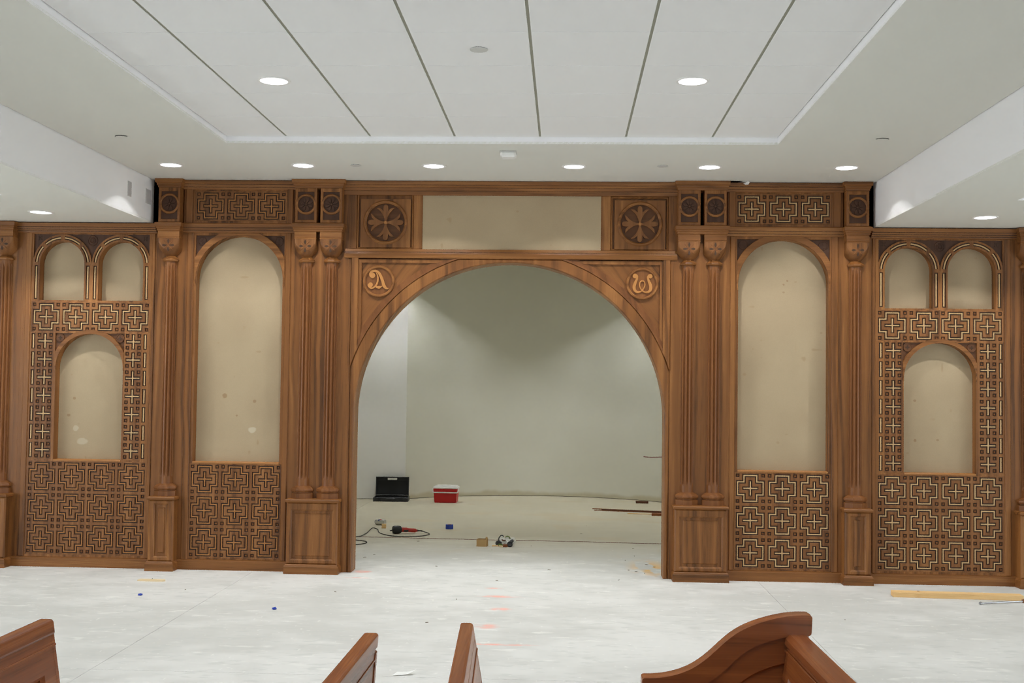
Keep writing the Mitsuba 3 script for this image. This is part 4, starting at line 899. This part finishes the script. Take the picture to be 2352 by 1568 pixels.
# ------------------------------------------------------------------ pews at the lower edge
def rounded_bar(x0, x1, y0, y1, z0, z1, r):
    pts = []
    for x, rr in ((x0, r * 0.55), (x0 + 0.006, r), (x1, r)):
        k = r - rr if x == x0 else 0
        for cy, cz, a0 in ((y1 - r, z1 - r, 0), (y0 + r, z1 - r, 90), (y0 + r, z0 + r, 180), (y1 - r, z0 + r, 270)):
            for a in np.radians(np.linspace(a0, a0 + 90, 5)): pts.append((x, cy + rr * math.cos(a), cz + rr * math.sin(a)))
    return trimesh.convex.convex_hull(np.array(pts))
def pew_frontal(x_far, y_far, x_near, y_near, top, face, lean, label, capw=0.022, post=0.05):
    """A pew back running towards the camera; face is the side its panels are on (+1 = right)."""
    k = thing('pew', label, 'pew', None)
    L = math.hypot(x_near - x_far, y_near - y_far); rz = math.atan2(y_near - y_far, x_near - x_far)   # local +x runs from the far end towards the camera
    # local frame: x along, y across (facing side = +y * g), z up; built upright and then leaned about its foot
    g = -face if math.sin(rz) > 0 else face
    def loc(m):
        m = m.copy(); v = np.array(m.vertices)
        lean_y = -g * lean * (v[:, 2] - top)
        v[:, 1] = v[:, 1] * 1.0 + lean_y
        m.vertices = v
        return move(m, (x_far, y_far, 0), rz=rz)
    def face_board(hole_poly, y0, y1, c, cd):
        m = prism(hole_poly, -y1, -y0, c, cd, back=True); v = np.array(m.vertices)
        m.vertices = np.stack([v[:, 0], -v[:, 1] * g, v[:, 2]], 1); return m
    body = rect(0, 0.10, L, top - 0.03)
    n = 3; pw = (L - 0.10 * (n + 1)) / n
    holes = [rect(0.10 + i * (pw + 0.10), 0.22, 0.10 + i * (pw + 0.10) + pw, top - 0.155) for i in range(n)]
    put(k, 'panel_frame', loc(face_board(body.difference(unary_union(holes)), -0.018, 0.018, 0.012, 0.009)), 'pew_wood')
    for h in holes:
        put(k, 'panel', loc(face_board(h.buffer(0.004), -0.010, 0.002, 0, 0)), 'pew_wood')
        put(k, 'raised_field', loc(face_board(h.buffer(-0.035, join_style=2), 0.0, 0.012, 0.010, 0.007)), 'pew_wood')
    cap = rounded_bar(-0.004, L, -capw, capw, top - 0.045, top, 0.009)
    put(k, 'cap_rail', loc(cap), 'pew_wood')
    put(k, 'groove_bead', loc(bx(0.0, g * 0.018, top - 0.076, L, g * 0.021, top - 0.070, 0.001)), 'pew_wood')
    put(k, 'end_post', loc(bx(-0.010 if post > 0.01 else -0.003, -0.021 if post > 0.01 else -0.0185, 0.0, 0.022, 0.021 if post > 0.01 else 0.0185, top - post, 0.004)), 'pew_wood')
    put(k, 'end_post', loc(bx(L - 0.022, -0.021, 0.0, L, 0.021, top - 0.05, 0.004)), 'pew_wood')
    return k
pew_frontal(-1.042, -6.33, -1.062, -8.75, 0.895, 1, 0.155, 'reddish wood pew back with sunk panels at the bottom left corner of the photo', post=0.006)
pew_frontal(-0.052, -6.44, -0.078, -8.90, 0.900, 1, -0.06, 'reddish wood pew back seen from above, left one of the two in the bottom middle')
pew_frontal(0.217, -6.42, 0.330, -8.85, 0.930, 1, 0.17, 'reddish wood pew back seen end on, right one of the two in the bottom middle', capw=0.0185, post=0.006)

# the right pew shows its scrolled end
k = thing('pew', 'reddish wood pew with scrolled end and long back at the bottom right', 'pew')
sc = spline([(0.728, 0.738), (0.800, 0.743), (0.893, 0.775), (0.950, 0.817), (1.022, 0.880), (1.100, 0.915), (1.151, 0.928), (1.228, 0.933)], 40)
under = sc + np.array([0.004, -0.062])
end = Polygon(np.vstack([sc, [(1.222, 0.885), (1.222, 0.0), (0.78, 0.0), (0.76, 0.60), (0.728, 0.665)]])).buffer(0)
panel_hole = Polygon(np.vstack([(under + [0.02, -0.075])[6:34], [(1.135, 0.25), (0.83, 0.25)]])).buffer(0)
put(k, 'end_panel', prism(end.difference(panel_hole), -6.225, -6.185, 0.006, back=True), 'pew_wood_end')
put(k, 'end_field', prism(panel_hole.buffer(0.004), -6.214, -6.194, back=True), 'pew_wood_end')
capp = LineString(sc + np.array([0.0, -0.028])).buffer(0.030, cap_style=2).buffer(-0.009).buffer(0.009)
put(k, 'arm_cap', prism(capp, -6.236, -6.176, 0.010, back=True), 'pew_wood_end')
yn = -8.7; LB = 6.225 - 8.7
def back_board(g, x0, x1, c, cd):
    m = prism(g, x0, x1, c, cd, back=True); v = np.array(m.vertices)      # (along y, depth x, z)
    y = -6.225 - v[:, 0]; x = v[:, 1] + (0.87 - v[:, 2]) * -0.16 - (y + 6.225) * 0.022
    m.vertices = np.stack([x, y, v[:, 2]], 1); return m
Lb = 2.45
bodyp = rect(0, 0.40, Lb, 0.845)
hl = [rect(0.09 + i * 0.79, 0.48, 0.09 + i * 0.79 + 0.70, 0.755) for i in range(3)]
put(k, 'back_frame', back_board(bodyp.difference(unary_union(hl)), 1.160, 1.198, 0.010, 0.008), 'pew_wood')
for h in hl: put(k, 'back_panel', back_board(h.buffer(0.004), 1.170, 1.190, 0, 0), 'pew_wood')
put(k, 'top_rail', back_board(rect(0, 0.838, Lb, 0.878), 1.150, 1.208, 0.012, 0.012), 'pew_wood')
put(k, 'rail_bead', back_board(rect(0, 0.826, Lb, 0.834), 1.154, 1.162, 0.002, 0.002), 'pew_wood')
put(k, 'seat', bx(0.77, -6.225, 0.42, 1.11, -8.675, 0.455, 0.01), 'pew_wood')
put(k, 'near_end', prism(end, -8.72, -8.68, 0.006, back=True), 'pew_wood_end')

# top-level names that only group parts still need their setting kinds
for nm in ('ceiling', 'floor'): labels[nm]['kind'] = 'structure'
